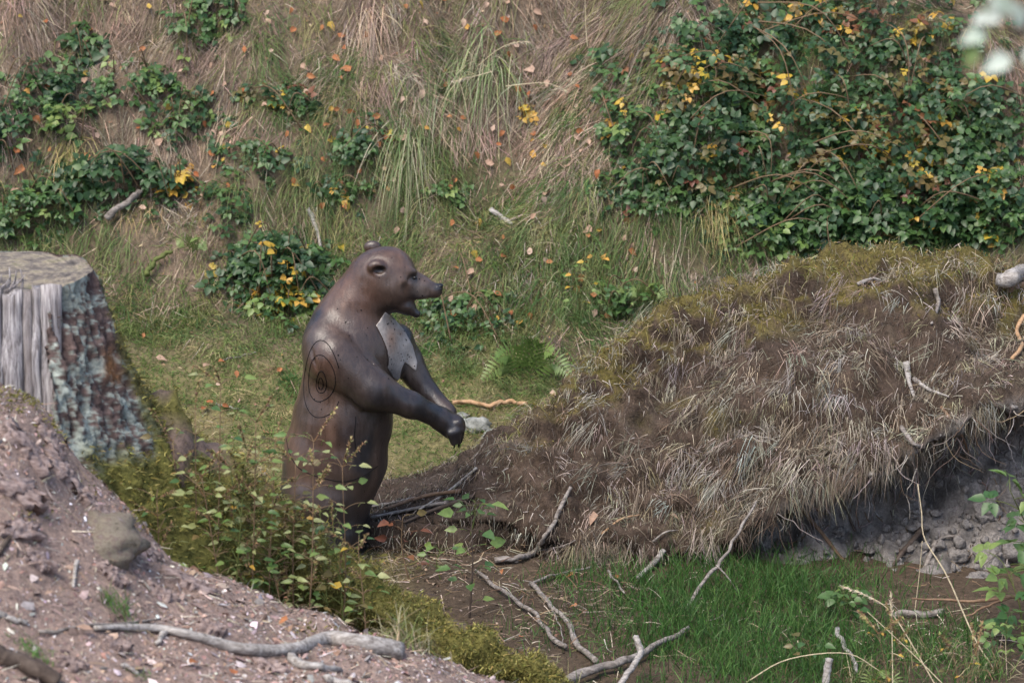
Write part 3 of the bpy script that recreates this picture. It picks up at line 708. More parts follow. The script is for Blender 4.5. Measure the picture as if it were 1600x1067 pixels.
x, y = rand_xy(500, -2.6, .4, 1.2, 2.9); kp = rng.random(len(x)) < np.clip(.25 + .9 * zone(*pxpy(x, y), [(280, 510, 120, 40, 1), (780, 590, 90, 40, 1), (420, 500, 60, 40, .6)]), 0, 1); x, y = x[kp], y[kp]
C = pick(len(x), [(.15, .19, .06), (.36, .30, .16), (.26, .25, .10), (.10, .16, .045)], .15)
addb(mb, clumps(x, y, 30, lambda nn: nn + [0, -.3, 0], rng.uniform(.08, .2, len(x)), .0035, rng.uniform(.5, 1.2, len(x)), C, .04, True, .5, 3))
o = link('mossy_turf', mb.mesh('mossy_turf'), None, M['moss']); tag(o, 'short yellow-green mossy turf around and behind the bear', 'turf', kind='stuff')
# lush grass in the hollow before the root plate
mb = MB()
x, y = rand_xy(30000, -.1, 2.1, -2.2, .15); px, py = pxpy(x, y)
wt = zone(px, py, [(1150, 960, 170, 75, 1.6), (1040, 930, 80, 40, .7), (1230, 1020, 160, 60, 1.4), (900, 905, 60, 16, .5), (1480, 1020, 140, 50, .55), (800, 1000, 120, 30, .12)]); kp = rng.random(len(x)) < wt; x, y = x[kp], y[kp]; n = len(x)
P = np.stack([x, y, H(x, y) - .005], -1)
L = rng.uniform(.07, .20, n) * (1 + .3 * fbm(P, 4, 2, 131))
addb(mb, blades(P, np.array([0, 0, 1.]) + rng.normal(0, .33, (n, 3)), L, np.full(n, .0038), rng.uniform(.1, .7, n), pick(n, [(.042, .11, .022), (.055, .135, .028), (.085, .16, .04), (.03, .08, .018)], .22), 3))
o = link('lush_grass', mb.mesh('lush_grass'), None, M['grass']); tag(o, 'lush bright green grass in the hollow under the root plate', 'grass', kind='stuff')

# ------------------------------------------------------------------ dead grass, moss and rootlets on the root plate
Gf = G.reshape(-1, 3); Nf = N.reshape(-1, 3); claf = claym.ravel(); mosf = mossm.ravel(); gpf = gpx.ravel(); gyf = gpy.ravel()
front = ((np.arange(NV)[None] < NV * .86) & ((gpx < 1120) | (gpy < lipy + 10))).ravel()
mb = MB(); hang = np.clip(.55 * fbm(Gf, 3.2, 3, 141) + .55, 0, 1) * front * (claf < .3) * S((gpf - 740) / 260) * S((gyf - 395) / 40)
hang = hang * (.5 + .8 * S((gpf - 1050) / 120)) * (.45 + .8 * S((gyf - 560) / 160)) + 2.0 * zone(gpf, gyf, [(930, 862, 45, 18, 1)]) * front
hang = np.maximum(hang, 1e-9); ci = rng.choice(len(Gf), 2500, p=hang / hang.sum()); per = 20; i = np.repeat(ci, per); n = len(i)
P = Gf[i] + rng.normal(0, .028, (n, 3)) * [1, .3, .8]; nn = Nf[i]
D = DOWN * .7 + nn * rng.uniform(.15, .8, (n, 1)) + np.repeat(rng.normal(0, .28, (len(ci), 3)), per, 0) + rng.normal(0, .26, (n, 3)); sz = np.repeat(rng.uniform(.03, .16, len(ci)), per)
C = np.repeat(pick(len(ci), [(.36, .32, .25), (.42, .39, .33), (.25, .205, .15), (.31, .265, .185), (.17, .13, .095)], .2), per, 0) * rng.uniform(.6, 1.2, (n, 1))
addb(mb, blades(P + nn * .012, D, sz * rng.uniform(.5, 1.2, n), np.full(n, .0029), rng.uniform(.1, .7, n), C, 3))
ci = rng.choice(len(Gf), 22000, p=(front * (claf < .4) * (Nf[:, 1] < .5)) / (front * (claf < .4) * (Nf[:, 1] < .5)).sum())
n = len(ci); P = Gf[ci] + rng.normal(0, .012, (n, 3)); nn = Nf[ci]
addb(mb, blades(P + nn * .006, norm(DOWN + .5 * nn) + rng.normal(0, .6, (n, 3)), rng.uniform(.02, .08, n), np.full(n, .0034), np.full(n, .3), pick(n, [(.28, .235, .18), (.40, .36, .30), (.14, .105, .075), (.085, .062, .045), (.06, .043, .032)]), 2))
tag(link('hanging_grass', mb.mesh('hanging_grass'), plate, M['dry']), 'tufts of dead straw-grey grass hanging down the face', kind='stuff')
mb = MB(); pm = np.maximum(mosf * front, 0); ci = rng.choice(len(Gf), 12000, p=pm / pm.sum()); n = len(ci)
P = Gf[ci] + rng.normal(0, .009, (n, 3)); addb(mb, blades(P, Nf[ci] + rng.normal(0, .7, (n, 3)), rng.uniform(.010, .028, n), np.full(n, .006), np.full(n, .2), pick(n, [(.19, .15, .045), (.14, .115, .04), (.23, .18, .07), (.11, .09, .035)], .2), 2))
cd_ = np.abs(gyf - np.interp(gpf, pu, cols[1])); pm = (cd_ < 26) * front * (gpf > 780) * 1.0; ci = rng.choice(len(Gf), 2600, p=pm / pm.sum()); n = len(ci)
addb(mb, blades(Gf[ci], Nf[ci] * .6 + [0, 0, .5] + rng.normal(0, .5, (n, 3)), rng.uniform(.03, .15, n), np.full(n, .003), rng.uniform(.3, 1.2, n), pick(n, [(.34, .28, .16), (.22, .21, .07), (.42, .36, .24), (.16, .18, .05)]), 3))
tag(link('moss', mb.mesh('moss'), plate, M['moss']), 'yellow-olive moss along the crest', kind='stuff')
mb = MB(); pm = (claf > .3) * (gpf < 1640) * np.where(gyf < lipy.ravel() + 70, 3., 1.); ci = rng.choice(len(Gf), 620, p=pm / pm.sum())
for q in ci:
    p = Gf[q] + Nf[q] * .01; L = rng.uniform(.06, .3); m = 7; pt = [p]
    d = np.array([rng.normal(0, .5), -.15, -1.0])
    for s in range(m):
        d = norm(d + rng.normal(0, .35, 3) * [1, .4, .5]); pt.append(pt[-1] + d * L / m)
    mb.add(*tube(np.array(pt), np.linspace(rng.uniform(.0015, .0042), .0007, m + 1), 4, cap=False), C=pick(1, [(.10, .08, .07), (.22, .19, .17), (.3, .27, .25), (.13, .09, .065)])[0])
tag(link('rootlet', mb.mesh('rootlet'), plate, M['litter']), 'fine rootlets dangling over the grey clay', kind='stuff')
def lump(c, r, seed, rough=.35, n=22):
    V, Q, _ = blob((0, 0, 0), (1, 1, 1), n); V = V * (1 + rough * fbm(V, 1.8, 5, seed, .6))[:, None] * np.array(r) + np.array(c); return V, Q, None
k = NT('clay'); f = k.noise(70, 5, .7); M['clay'] = k.bsdf(k.ramp(f, [(.3, (.10, .09, .085)), (.7, (.31, .285, .265))]), .9, .1, f, .9, .015)
mb = MB(); pm = (claf > .5) * (gpf < 1640) * (.15 + S((gyf - lipy.ravel() - 60) / 90)); ci = rng.choice(len(Gf), 420, p=pm / pm.sum())
for q in ci:
    r_ = rng.uniform(.006, .026); V, Q, _ = blob((0, 0, 0), (1, 1, 1), 7); V = V * (1 + .4 * fbm(V, 1.5, 3, int(q) % 991))[:, None] * r_ * rng.uniform(.6, 1.2, 3) + Gf[q] + Nf[q] * r_ * .3; mb.add(V, Q)
tag(link('clay_crumb', mb.mesh('clay_crumb'), plate, M['clay']), 'crumbs of grey clay in the hollow', kind='stuff')
for q, (x_, y_, rx, rz) in enumerate([(1205, 832, .07, .06), (1190, 850, .045, .04), (1250, 880, .06, .04), (1290, 890, .05, .035), (1340, 900, .06, .04), (1400, 905, .055, .04), (1460, 900, .07, .045), (1530, 910, .08, .05),
                                      (1545, 800, .06, .07), (1500, 870, .05, .035), (1580, 860, .06, .05), (1360, 860, .035, .025), (1430, 800, .03, .025), (1310, 830, .03, .02), (1570, 930, .09, .05), (1230, 905, .04, .03)]):
    h = plate_at(x_, y_)
    if h is None: continue
    link('clay_clod', MB().add(*lump(h[0] + h[1] * .01, (rx, .045, rz), 300 + q)).mesh('clay_clod'), plate, M['clay'])
def lift_path(pts, off, n, on='surf'):
    out = []
    for p in pts:
        if len(p) == 3: out.append(at(*p)); continue
        s = (plate_at(*p) or (None,))[0] if on == 'plate' else surf_at(*p)
        if s is None: s = surf_at(*p)
        out.append(s + np.array([0, -off * .5, off * .8]))
    return spline(out, n)
def stick_mesh(pts, r0, r1, off=.012, n=None, k=8, wob=.25, seed=0, on='surf', name='stick', kink=.0):
    n = n or max(8, 6 * len(pts)); P = lift_path(pts, off, n, on)
    if kink: P = P + kink * np.stack([vnoise(np.stack([np.linspace(0, n * .45, n), np.full(n, 3.1 * seed + a), np.zeros(n)], 1), a) for a in range(3)], 1)
    return MB().add(*tube(P, np.linspace(r0, r1, n), k, wob, seed)).mesh(name)
ROOTS = [([(1416, 570), (1420, 600), (1428, 624)], .016, .006, 'wood_white'), ([(1428, 596), (1450, 612), (1482, 624)], .011, .004, 'wood_white'), ([(1408, 672), (1432, 700), (1476, 700)], .014, .004, 'wood_grey'),
         ([(1335, 755), (1360, 745), (1385, 742)], .018, .010, 'wood_white'), ([(1370, 745), (1362, 775), (1358, 795)], .008, .003, 'wood_white'), ([(1376, 745), (1378, 770), (1374, 790)], .008, .003, 'wood_white'),
         ([(1252, 797), (1290, 845), (1318, 880), (1340, 905)], .011, .006, 'wood_brown'), ([(1600, 498), (1588, 520), (1596, 545), (1580, 565)], .013, .009, 'wood_tan'),
         ([(1470, 640), (1500, 680), (1515, 720)], .008, .004, 'wood_brown'), ([(1310, 770), (1330, 820), (1350, 870), (1362, 925)], .008, .003, 'wood_dark'), ([(1440, 830), (1400, 880), (1370, 925)], .016, .008, 'wood_dark'),
         ([(1462, 850), (1440, 900), (1420, 940)], .013, .006, 'wood_grey'), ([(1500, 840), (1470, 845), (1440, 870)], .008, .004, 'wood_grey'), ([(1560, 445), (1585, 436), (1612, 430)], .035, .05, 'wood_white'),
         ([(1575, 455), (1600, 452), (1620, 455)], .02, .03, 'wood_brown'), ([(600, 800), (660, 780), (720, 770)], .008, .012, 'wood_brown'), ([(580, 812), (640, 800), (700, 788)], .006, .010, 'wood_grey'), ([(630, 820), (680, 800), (740, 778)], .007, .010, 'wood_dark'),
         ([(1460, 455), (1466, 480), (1455, 510)], .012, .006, 'wood_grey'), ([(1340, 448), (1362, 440), (1376, 442)], .010, .005, 'wood_white'), ([(940, 838), (970, 815), (1000, 808)], .006, .003, 'wood_tan'), ([(1020, 850), (1040, 835), (1060, 832)], .006, .003, 'wood_grey'),
         ([(560, 798), (610, 790), (650, 782)], .006, .008, 'wood_grey'), ([(655, 800), (700, 772), (745, 735)], .005, .007, 'wood_white')]
for q, (pts, r0, r1, mt) in enumerate(ROOTS):
    link('root', stick_mesh(pts, r0, r1, .02, None, 8, .3, q, 'plate', 'root'), plate, M[mt])

# ------------------------------------------------------------------ moss on the stump's root and on the ridge
def fuzz(V, Nn, n, w, cols, l0=.010, l1=.03, wd=.006):
    ci = rng.choice(len(V), n, p=w / w.sum()); P = V[ci] + rng.normal(0, .010, (n, 3))
    return blades(P, Nn[ci] + rng.normal(0, .7, (n, 3)), rng.uniform(l0, l1, n), np.full(n, wd), np.full(n, .2), pick(n, cols, .2), 2)
mosscol = [(.24, .215, .065), (.17, .16, .05), (.31, .28, .10), (.11, .11, .035)]
nr_ = norm(rv - np.vstack([np.repeat(RPth, 26, 0), RPth[:1], RPth[-1:]]))
mb = MB(); addb(mb, fuzz(rv, nr_, 19000, np.clip(1 - bare[:, 0], .02, 1) * (nr_[:, 2] > -.4), mosscol))
tag(link('moss', mb.mesh('moss'), root_o, M['moss']), kind='stuff'); mb = MB()
SVf = SV.reshape(-1, 3); SNf = SN.reshape(-1, 3); addb(mb, fuzz(SVf, SNf, 12000, mos.ravel() * (SVf[:, 0] > SCn[0]) + 1e-6, mosscol, .010, .032))
tag(link('moss', mb.mesh('moss'), stump, M['moss']), kind='stuff')
mb = MB(); x, y = rand_xy(60000, -2.4, .3, -4.2, -2.5); px, py = pxpy(x, y); nz = fbm(np.stack([x, y, y * 0], -1), 6, 3, 151)
wt = zone(px, py, [(40, 620, 60, 22, 1.2), (95, 670, 40, 35, .9), (50, 800, 35, 30, .8), (130, 770, 30, 18, .7), (215, 800, 22, 40, 1), (480, 985, 50, 14, 1), (590, 1000, 60, 14, .8)]) + .25 * nz; kp = rng.random(len(x)) < wt - .25
x, y = x[kp], y[kp]; n = len(x); P = np.stack([x, y, H(x, y)], -1)
addb(mb, blades(P, HN(x, y) + rng.normal(0, .7, (n, 3)), rng.uniform(.008, .024, n), np.full(n, .006), np.full(n, .2), pick(n, mosscol, .2) * .9, 2))
tag(link('moss_cushion', mb.mesh('moss_cushion'), None, M['moss']), 'olive moss cushions on the near litter bank', 'moss', kind='stuff')

# ------------------------------------------------------------------ bark litter on the near bank, debris by the bear's feet
def chips(x, y, s, cols, flat=.55, mb=None):
    n = len(x); nn = norm(HN(x, y) + rng.normal(0, flat, (n, 3))); a = norm(np.cross(nn, rng.normal(size=(n, 3)))); b = np.cross(nn, a)
    P = np.stack([x, y, H(x, y) + s * .22], -1); asp = rng.uniform(.25, .8, n); th = np.linspace(0, 2 * np.pi, 5, endpoint=False)
    rad = rng.uniform(.6, 1.2, (n, 5)); ring_ = P[:, None] + (a[:, None] * np.cos(th)[None, :, None] + b[:, None] * (np.sin(th)[None] * asp[:, None])[..., None]) * (rad * s[:, None])[..., None]
    apex = P + nn * (s * .18)[:, None]; V = np.concatenate([ring_, apex[:, None]], 1).reshape(-1, 3); base = (np.arange(n) * 6)[:, None]
    T = np.concatenate([base + np.array([[j, (j + 1) % 5, 5]]) for j in range(5)]); mb.add(V, None, T, np.repeat(pick(n, cols, .25), 6, 0))
mb = MB(); x, y = rand_xy(30000, -2.5, .5, -5.4, -2.85); s = rng.uniform(.003, .011, len(x)) * np.where(rng.random(len(x)) < .07, 2.8, 1)
chips(x, y, s, [(.34, .24, .205), (.25, .17, .145), (.42, .34, .305), (.13, .09, .078), (.56, .51, .49), (.34, .22, .165), (.33, .29, .285)], .5, mb)
x, y = rand_xy(3500, -2.5, .5, -5.2, -2.9); n = len(x); P = np.stack([x, y, H(x, y) + .006], -1)
addb(mb, blades(P, rng.normal(size=(n, 3)) * [1, 1, .15], rng.uniform(.02, .09, n), np.full(n, .0035), np.full(n, .05), pick(n, [(.40, .33, .26), (.22, .16, .12), (.52, .46, .40)]), 2, True))
tag(link('bark_litter', mb.mesh('bark_litter', False), None, M['litter']), 'litter of bark chips and needles on the near bank', 'litter', kind='stuff')
mb = MB(); x, y = rand_xy(9000, -1.0, 2.2, -2.4, .5); px, py = pxpy(x, y); kp = rng.random(len(x)) < np.clip(zone(px, py, [(700, 870, 160, 70, 1.2), (850, 960, 150, 70, 1), (1450, 990, 200, 60, .7), (620, 830, 80, 30, 1)]), .05, 1); x, y = x[kp], y[kp]
chips(x, y, rng.uniform(.003, .012, len(x)), [(.13, .09, .065), (.09, .065, .05), (.2, .15, .12), (.26, .2, .16), (.06, .045, .035)], .6, mb)
x, y = rand_xy(5200, -1.0, 2.2, -2.4, .5); px, py = pxpy(x, y); kp = rng.random(len(x)) < np.clip(zone(px, py, [(690, 860, 160, 80, 1.3), (850, 960, 160, 80, .9), (1450, 1000, 200, 60, 1)]), .06, 1); x, y = x[kp], y[kp]; n = len(x)
P = np.stack([x, y, H(x, y) + rng.uniform(.003, .05, n)], -1)
addb(mb, blades(P, rng.normal(size=(n, 3)) * [1, .8, .35], rng.uniform(.04, .16, n), np.full(n, .004), np.full(n, .35), pick(n, [(.28, .22, .16), (.16, .12, .085), (.40, .35, .28), (.20, .13, .08)]), 3, True))
tag(link('soil_debris', mb.mesh('soil_debris', False), None, M['litter']), 'dead stalks and crumbs on the bare soil by the bear', 'litter', kind='stuff')

mb = MB(); x, y = rand_xy(7000, -3.2, 3.2, -.4, 5.0); px, py = pxpy(x, y); kp = (rng.random(len(x)) < np.where(HN(x, y)[:, 2] < .9, .75, .25)) & ((x < -.2) | (y > 1.2)); x, y = x[kp], y[kp]
chips(x, y + 0, rng.uniform(.005, .014, len(x)), [(.30, .17, .10), (.22, .13, .085), (.40, .29, .21), (.16, .10, .07), (.36, .20, .09), (.12, .09, .07)], .7, mb); mb.V[-1][:, 2] += .012
tag(link('leaf_litter', mb.mesh('leaf_litter', False), None, M['litter']), 'small brown scraps of leaf strewn over bank and turf', 'litter', kind='stuff')
# ------------------------------------------------------------------ sticks and branches lying about
def stick(label, pts, r0, r1, mt, off=.012, name='fallen_stick', wob=.25, kink=.008, twigs=(), group=None):
    seed = len(bpy.data.objects) % 97
    me = stick_mesh(pts, r0, r1, off, None, 9, wob, seed, 'surf', name, kink); zmin = None
    o = link(name, me, None, M[mt]); tag(o, label, 'stick' if r0 < .025 else 'branch', group)
    for t in twigs: link('twig', stick_mesh(t[0], t[1], t[2], off, None, 6, .2, seed + 1, 'surf', 'twig', .006), o, M[mt])
    return o
stick('thick bleached branch lying along the near litter bank', [(150, 985), (235, 985), (290, 995), (345, 1010), (400, 1020), (460, 1018), (510, 1003), (560, 1008), (625, 1022)], .010, .036, 'wood_white', .02, 'fallen_branch', .18, .004)
stick('straight grey stick propped across the bleached branch', [(392, 984, -3.62), (389, 1020, -3.72), (384, 1075, -3.9)], .012, .014, 'wood_white', .02, kink=.002)
stick('short white stick upright on the near litter bank', [(120, 880), (117, 898), (115, 920)], .009, .006, 'wood_white', kink=.002)
stick('pale curved stick below the bleached branch', [(453, 1032), (475, 1043), (500, 1046), (532, 1050)], .018, .012, 'wood_white', .015)
stick('short pale stick cut off by the bottom edge', [(505, 1062), (530, 1068), (560, 1078)], .016, .012, 'wood_white', .015)
stick('pale stick reaching in from the lower left edge', [(-10, 962), (15, 968), (42, 976)], .013, .008, 'wood_white')
stick('dark mossy branch in the lower left corner', [(-10, 1020), (35, 1040), (90, 1070)], .03, .03, 'wood_dark', .02, 'fallen_branch')
stick('small bleached peg under the thick branch', [(262, 985), (255, 996), (246, 1008)], .010, .008, 'wood_white', .015)
stick('thin grey twig above the bleached branch', [(60, 992), (150, 978), (250, 970)], .006, .004, 'wood_grey')
stick('small forked light twig at the foot of the near bank', [(190, 1040), (205, 1050), (218, 1056)], .009, .005, 'wood_white')
stick('dark stick poking out of moss at left edge', [(-5, 870), (15, 845), (38, 805)], .012, .006, 'wood_dark')
stick('white curved stick standing on bank behind the bear', [(481, 332), (490, 350), (497, 370), (501, 392)], .014, .010, 'wood_white', .03, kink=.002)
stick('short pale wood piece lying on the green bank', [(767, 333), (785, 346), (800, 356)], .016, .009, 'wood_white', .03, kink=.003)
stick('tan crooked root lying behind the outstretched paws', [(708, 636), (735, 633), (762, 639), (790, 634), (824, 636)], .011, .012, 'wood_tan', .03)
stick('grey bent branch leaning on the root plate', [(893, 768), (870, 812), (848, 846), (836, 868), (812, 878), (775, 880)], .009, .016, 'wood_grey', .03, 'fallen_branch', twigs=[([(836, 868), (870, 862), (900, 850)], .006, .003)])
stick('long straight grey stick on bare soil, left of two', [(742, 898), (790, 934), (834, 965), (862, 1002), (885, 1016)], .008, .011, 'wood_grey', .03)
stick('long straight grey stick on bare soil, right of two', [(828, 915), (858, 948), (892, 985), (900, 1010), (930, 1040)], .010, .014, 'wood_grey', .03, twigs=[([(860, 950), (875, 985), (880, 1010)], .004, .002)])
stick('thin pale stick lying across the soil to the grass tuft', [(826, 916), (870, 902), (925, 890)], .007, .006, 'wood_grey', .02)
stick('short thick pale stick leaning against the root plate', [(1038, 865), (1018, 888), (998, 908)], .014, .012, 'wood_white', .03, kink=.002)
stick('slender forked branch rising from grass to root plate', [(1182, 782, -.34), (1160, 818, -.42), (1135, 862, -.5), (1118, 884, -.56), (1092, 925, -.7), (1068, 968, -.85), (1066, 988, -.9), (1088, 1022, -1.05), (1112, 1062, -1.25)], .005, .014, 'wood_grey', .02, 'fallen_branch', .2, .012,
      twigs=[([(1120, 884, -.56), (1140, 905, -.6), (1152, 925, -.62)], .005, .002), ([(1070, 975, -.87), (1040, 985, -.9), (1012, 1010, -1.0)], .006, .003), ([(1066, 985, -.9), (1060, 1020, -1.0), (1066, 1060, -1.1)], .006, .003), ([(1085, 1005, -1.0), (1130, 1000, -1.0), (1170, 990, -1.0)], .004, .002), ([(1080, 1000, -1), (1100, 975, -1), (1130, 960, -1)], .004, .002)])
stick('dark grey branch across the bottom edge', [(880, 1078), (930, 1056), (985, 1040), (1040, 1012), (1075, 990)], .022, .010, 'wood_grey', .05, 'fallen_branch')
stick('crooked pale stick crossing the dark grey branch', [(995, 994, -1.75), (1001, 1018, -1.8), (985, 1045, -1.9), (962, 1080, -2.0)], .014, .012, 'wood_white', .03)
stick('bleached stump end poking up at bottom edge', [(1296, 1028, -1.9), (1292, 1050, -1.92), (1288, 1090, -1.95)], .016, .017, 'wood_white', .03, kink=.002)
stick('thin pale twig in the lush grass', [(950, 902), (962, 920), (975, 940)], .007, .004, 'wood_grey', .06)
stick('long bent grey twig reaching in from right edge', [(1640, 955, -1.1), (1590, 932, -1.1), (1540, 938, -1.1), (1480, 938, -1.05), (1424, 935, -1.0)], .012, .004, 'wood_brown', .03, twigs=[([(1580, 934, -1.1), (1545, 946, -1.12), (1510, 962, -1.15)], .007, .004)])
stick('flat grey board lying at the foot of the clay hollow', [(1390, 966), (1420, 963), (1450, 964), (1475, 962)], .018, .016, 'wood_grey', .02)
stick('crooked white twig in weeds at bottom right', [(1305, 995), (1320, 1020), (1330, 1040), (1340, 1060)], .012, .008, 'wood_white', .05)
stick('dark dead log end beside the left bramble', [(168, 352), (190, 335), (212, 318), (222, 308)], .022, .014, 'wood_grey', .06, 'fallen_branch')
stick('green mossy branch arching beside the hollow', [(230, 440), (238, 425), (252, 412), (270, 405)], .016, .010, 'stem_green', .06)
stick('white twig on the mossy turf left of the bear', [(338, 634), (352, 637), (372, 642)], .007, .004, 'wood_white', .012)
stick('broken pale stick on turf behind the weeds', [(345, 566), (370, 560), (400, 553)], .005, .003, 'wood_grey', .012)
# pale stones by the paws
k = NT('stone'); f = k.noise(30, 5); M['stone'] = k.bsdf(k.ramp(f, [(.35, (.12, .125, .11)), (.7, (.33, .335, .31))]), .85, .2, f, .6, .01)
for q, (x_, y_, r_, lb) in enumerate([(742, 668, (.085, .06, .05), 'larger lichen-grey stone just behind the paws'), (768, 682, (.05, .04, .035), 'smaller lichen-grey stone right of the larger one'), (720, 650, (.04, .03, .02), 'flat grey stone nearest the bear paws')]):
    p = ground_at(x_, y_); tag(link('stone', MB().add(*lump(p, r_, 400 + q, .3)).mesh('stone'), None, M['stone']), lb, 'stone', 'stones behind the paws')
k = NT('half_rotten'); f = k.noise(28, 8, .75); M['rock'] = k.bsdf(k.ramp(f, [(.34, (.09, .07, .055)), (.48, (.24, .21, .16)), (.56, (.15, .11, .095)), (.7, (.36, .33, .30))]), .9, .1, f, .8, .02)
p = ground_at(140, 835); tag(link('stone', MB().add(*lump(p - [0, -.12, .075], (.17, .2, .10), 420, .24)).mesh('stone'), None, M['rock']), 'rounded greenish-grey stone sunk in the near litter bank', 'stone')

M['slab'] = m_wood('bark_slab', (.11, .07, .062), (.46, .37, .345), (26, 80, 80), .85)
for q, (x_, y_, L_, W_, a_) in enumerate([(40, 700, .17, .07, -.7), (20, 760, .16, .06, -.5), (95, 735, .15, .055, -.9), (75, 690, .12, .05, -.8), (150, 800, .13, .05, -.8), (215, 850, .15, .05, -.6), (175, 900, .09, .04, -.2), (300, 915, .14, .04, -.5), (30, 830, .12, .045, .5), (60, 880, .10, .04, -.2), (250, 930, .09, .035, .1), (180, 1010, .08, .035, .2), (330, 985, .07, .03, -.3), (420, 1045, .09, .035, 0), (110, 1040, .08, .03, .4)]):
    p = ground_at(float(x_), float(y_)); nn = HN(p[:1], p[1:2], .12)[0]; ex = norm(np.array([math.cos(a_), 0, math.sin(a_)]) - nn * np.dot(nn, [math.cos(a_), 0, math.sin(a_)])); ey = np.cross(nn, ex)
    L_ *= .62; W_ *= .85; nu_, nv_ = 22, 12; u_, v_ = np.meshgrid(np.linspace(-1, 1, nu_), np.linspace(-1, 1, nv_), indexing='ij'); ed = 1 + .42 * fbm(np.stack([u_ * 2.6, v_ * 2.6, u_ * 0 + q], -1), 1, 4, q, .65)
    top = p + (u_ * L_ * ed)[..., None] * ex + (v_ * W_ * ed * (1 - .35 * u_ ** 2))[..., None] * ey + (.014 + .012 * (1 - v_ ** 2) + .012 * fbm(np.stack([u_ * 3, v_ * 7, u_ * 0 + q], -1), 1, 4, 50 + q, .65))[..., None] * nn
    bot = top - nn * .05; mb = MB(); V = np.concatenate([top.reshape(-1, 3), bot.reshape(-1, 3)]); g_ = grid_quads(nu_, nv_); per_ = [i * nv_ for i in range(nu_)] + [(nu_ - 1) * nv_ + j for j in range(1, nv_)] + [i * nv_ + nv_ - 1 for i in range(nu_ - 2, -1, -1)] + [j for j in range(nv_ - 2, 0, -1)]
    sd_ = [(a, b, b + nu_ * nv_, a + nu_ * nv_) for a, b in zip(per_, per_[1:] + per_[:1])]; mb.add(V, np.concatenate([g_, g_[:, ::-1] + nu_ * nv_, np.array(sd_)]))
    tag(link('bark_piece', mb.mesh('bark_piece', False), None, M['slab']), 'flat piece of purplish bark lying on the near litter bank', 'bark', 'bark pieces on the near bank')
# ------------------------------------------------------------------ leafy plants
def leaflet(L, wd, fold=.12, curl=.18):
    t = np.array([0, .28, .62, 1.0]); hw = np.array([0, .5, .38, 0]) * wd
    V = [(0, 0, 0)]
    for q in (1, 2):
        z = -curl * L * t[q] ** 2; V += [(-hw[q], t[q] * L, z + fold * hw[q] * 2), (0, t[q] * L, z), (hw[q], t[q] * L, z + fold * hw[q] * 2)]
    V.append((0, L, -curl * L))
    T = [(0, 2, 1), (0, 3, 2), (4, 5, 7), (5, 6, 7)]; Q = [(1, 2, 5, 4), (2, 3, 6, 5)]
    return np.array(V), np.array(Q), np.array(T)
def rotz(V, a):
    c, s_ = math.cos(a), math.sin(a); return V @ np.array([[c, -s_, 0], [s_, c, 0], [0, 0, 1]]).T
def compound(n, L, wd, seed=0):
    rg = np.random.default_rng(seed); mb = MB()
    for q in range(n):
        a = 0 if q == 0 else (1 if q % 2 else -1) * R(62 + 40 * ((q - 1) // 2)) + rg.normal(0, .12)
        V, Q, T = leaflet(L * (1 if q == 0 else .82), wd * (1 if q == 0 else .85), .1 + .1 * rg.random(), .1 + .25 * rg.random()); V[:, 1] += .012
        if q: V[:, 2] -= .1 * V[:, 1]
        mb.add(rotz(V, a) + [0, .3 * L if q == 0 else .18 * L, 0], Q, T)
    V, Q, T = tube(np.array([[0, -.25 * L, -.02], [0, 0, 0], [0, .35 * L, 0]]), .0014, 3, cap=False); mb.add(V, Q, T)
    return mb
TEMPL = {'trio': [compound(3, .052, .042, s) for s in range(4)], 'five': [compound(5, .048, .036, s + 9) for s in range(3)], 'single': [compound(1, .055, .034, s + 20) for s in range(3)], 'big': [compound(5, .085, .055, s + 30) for s in range(3)], 'nettle': [compound(1, .045, .020, s + 40) for s in range(3)]}
LEAFMESH = {}
def leaf_mesh(kind, v, mat):
    key = (kind, v, mat)
    if key not in LEAFMESH:
        me_ = TEMPL[kind][v].mesh('leaf'); me_.materials.append(M[mat]); LEAFMESH[key] = me_
    return LEAFMESH[key]
def frame(nrm, roll):
    nrm = norm(nrm); a = norm(np.cross(nrm, np.array([.13, .99, .05]))); b = np.cross(nrm, a); c, s_ = math.cos(roll), math.sin(roll)
    x_ = a * c + b * s_; y_ = np.cross(nrm, x_); return np.stack([x_, y_, nrm], 1)
from mathutils import Matrix
def put_leaf(parent, kind, mat, P, Rm, sc, name='leaf'):
    o = bpy.data.objects.new(name, leaf_mesh(kind, int(rng.integers(len(TEMPL[kind]))), mat)); COL.objects.link(o); o.parent = parent
    m = np.eye(4); m[:3, :3] = Rm * sc; m[:3, 3] = P - np.array(parent.location); o.matrix_local = Matrix(m.tolist()); return o
def leaf_stuff(mb, kind, P, Rm, sc, col):
    t_ = TEMPL[kind][int(rng.integers(len(TEMPL[kind])))]
    V = np.concatenate(t_.V) @ (Rm * sc).T + P; mb.add(V, np.concatenate(t_.Q), np.concatenate(t_.T), col)
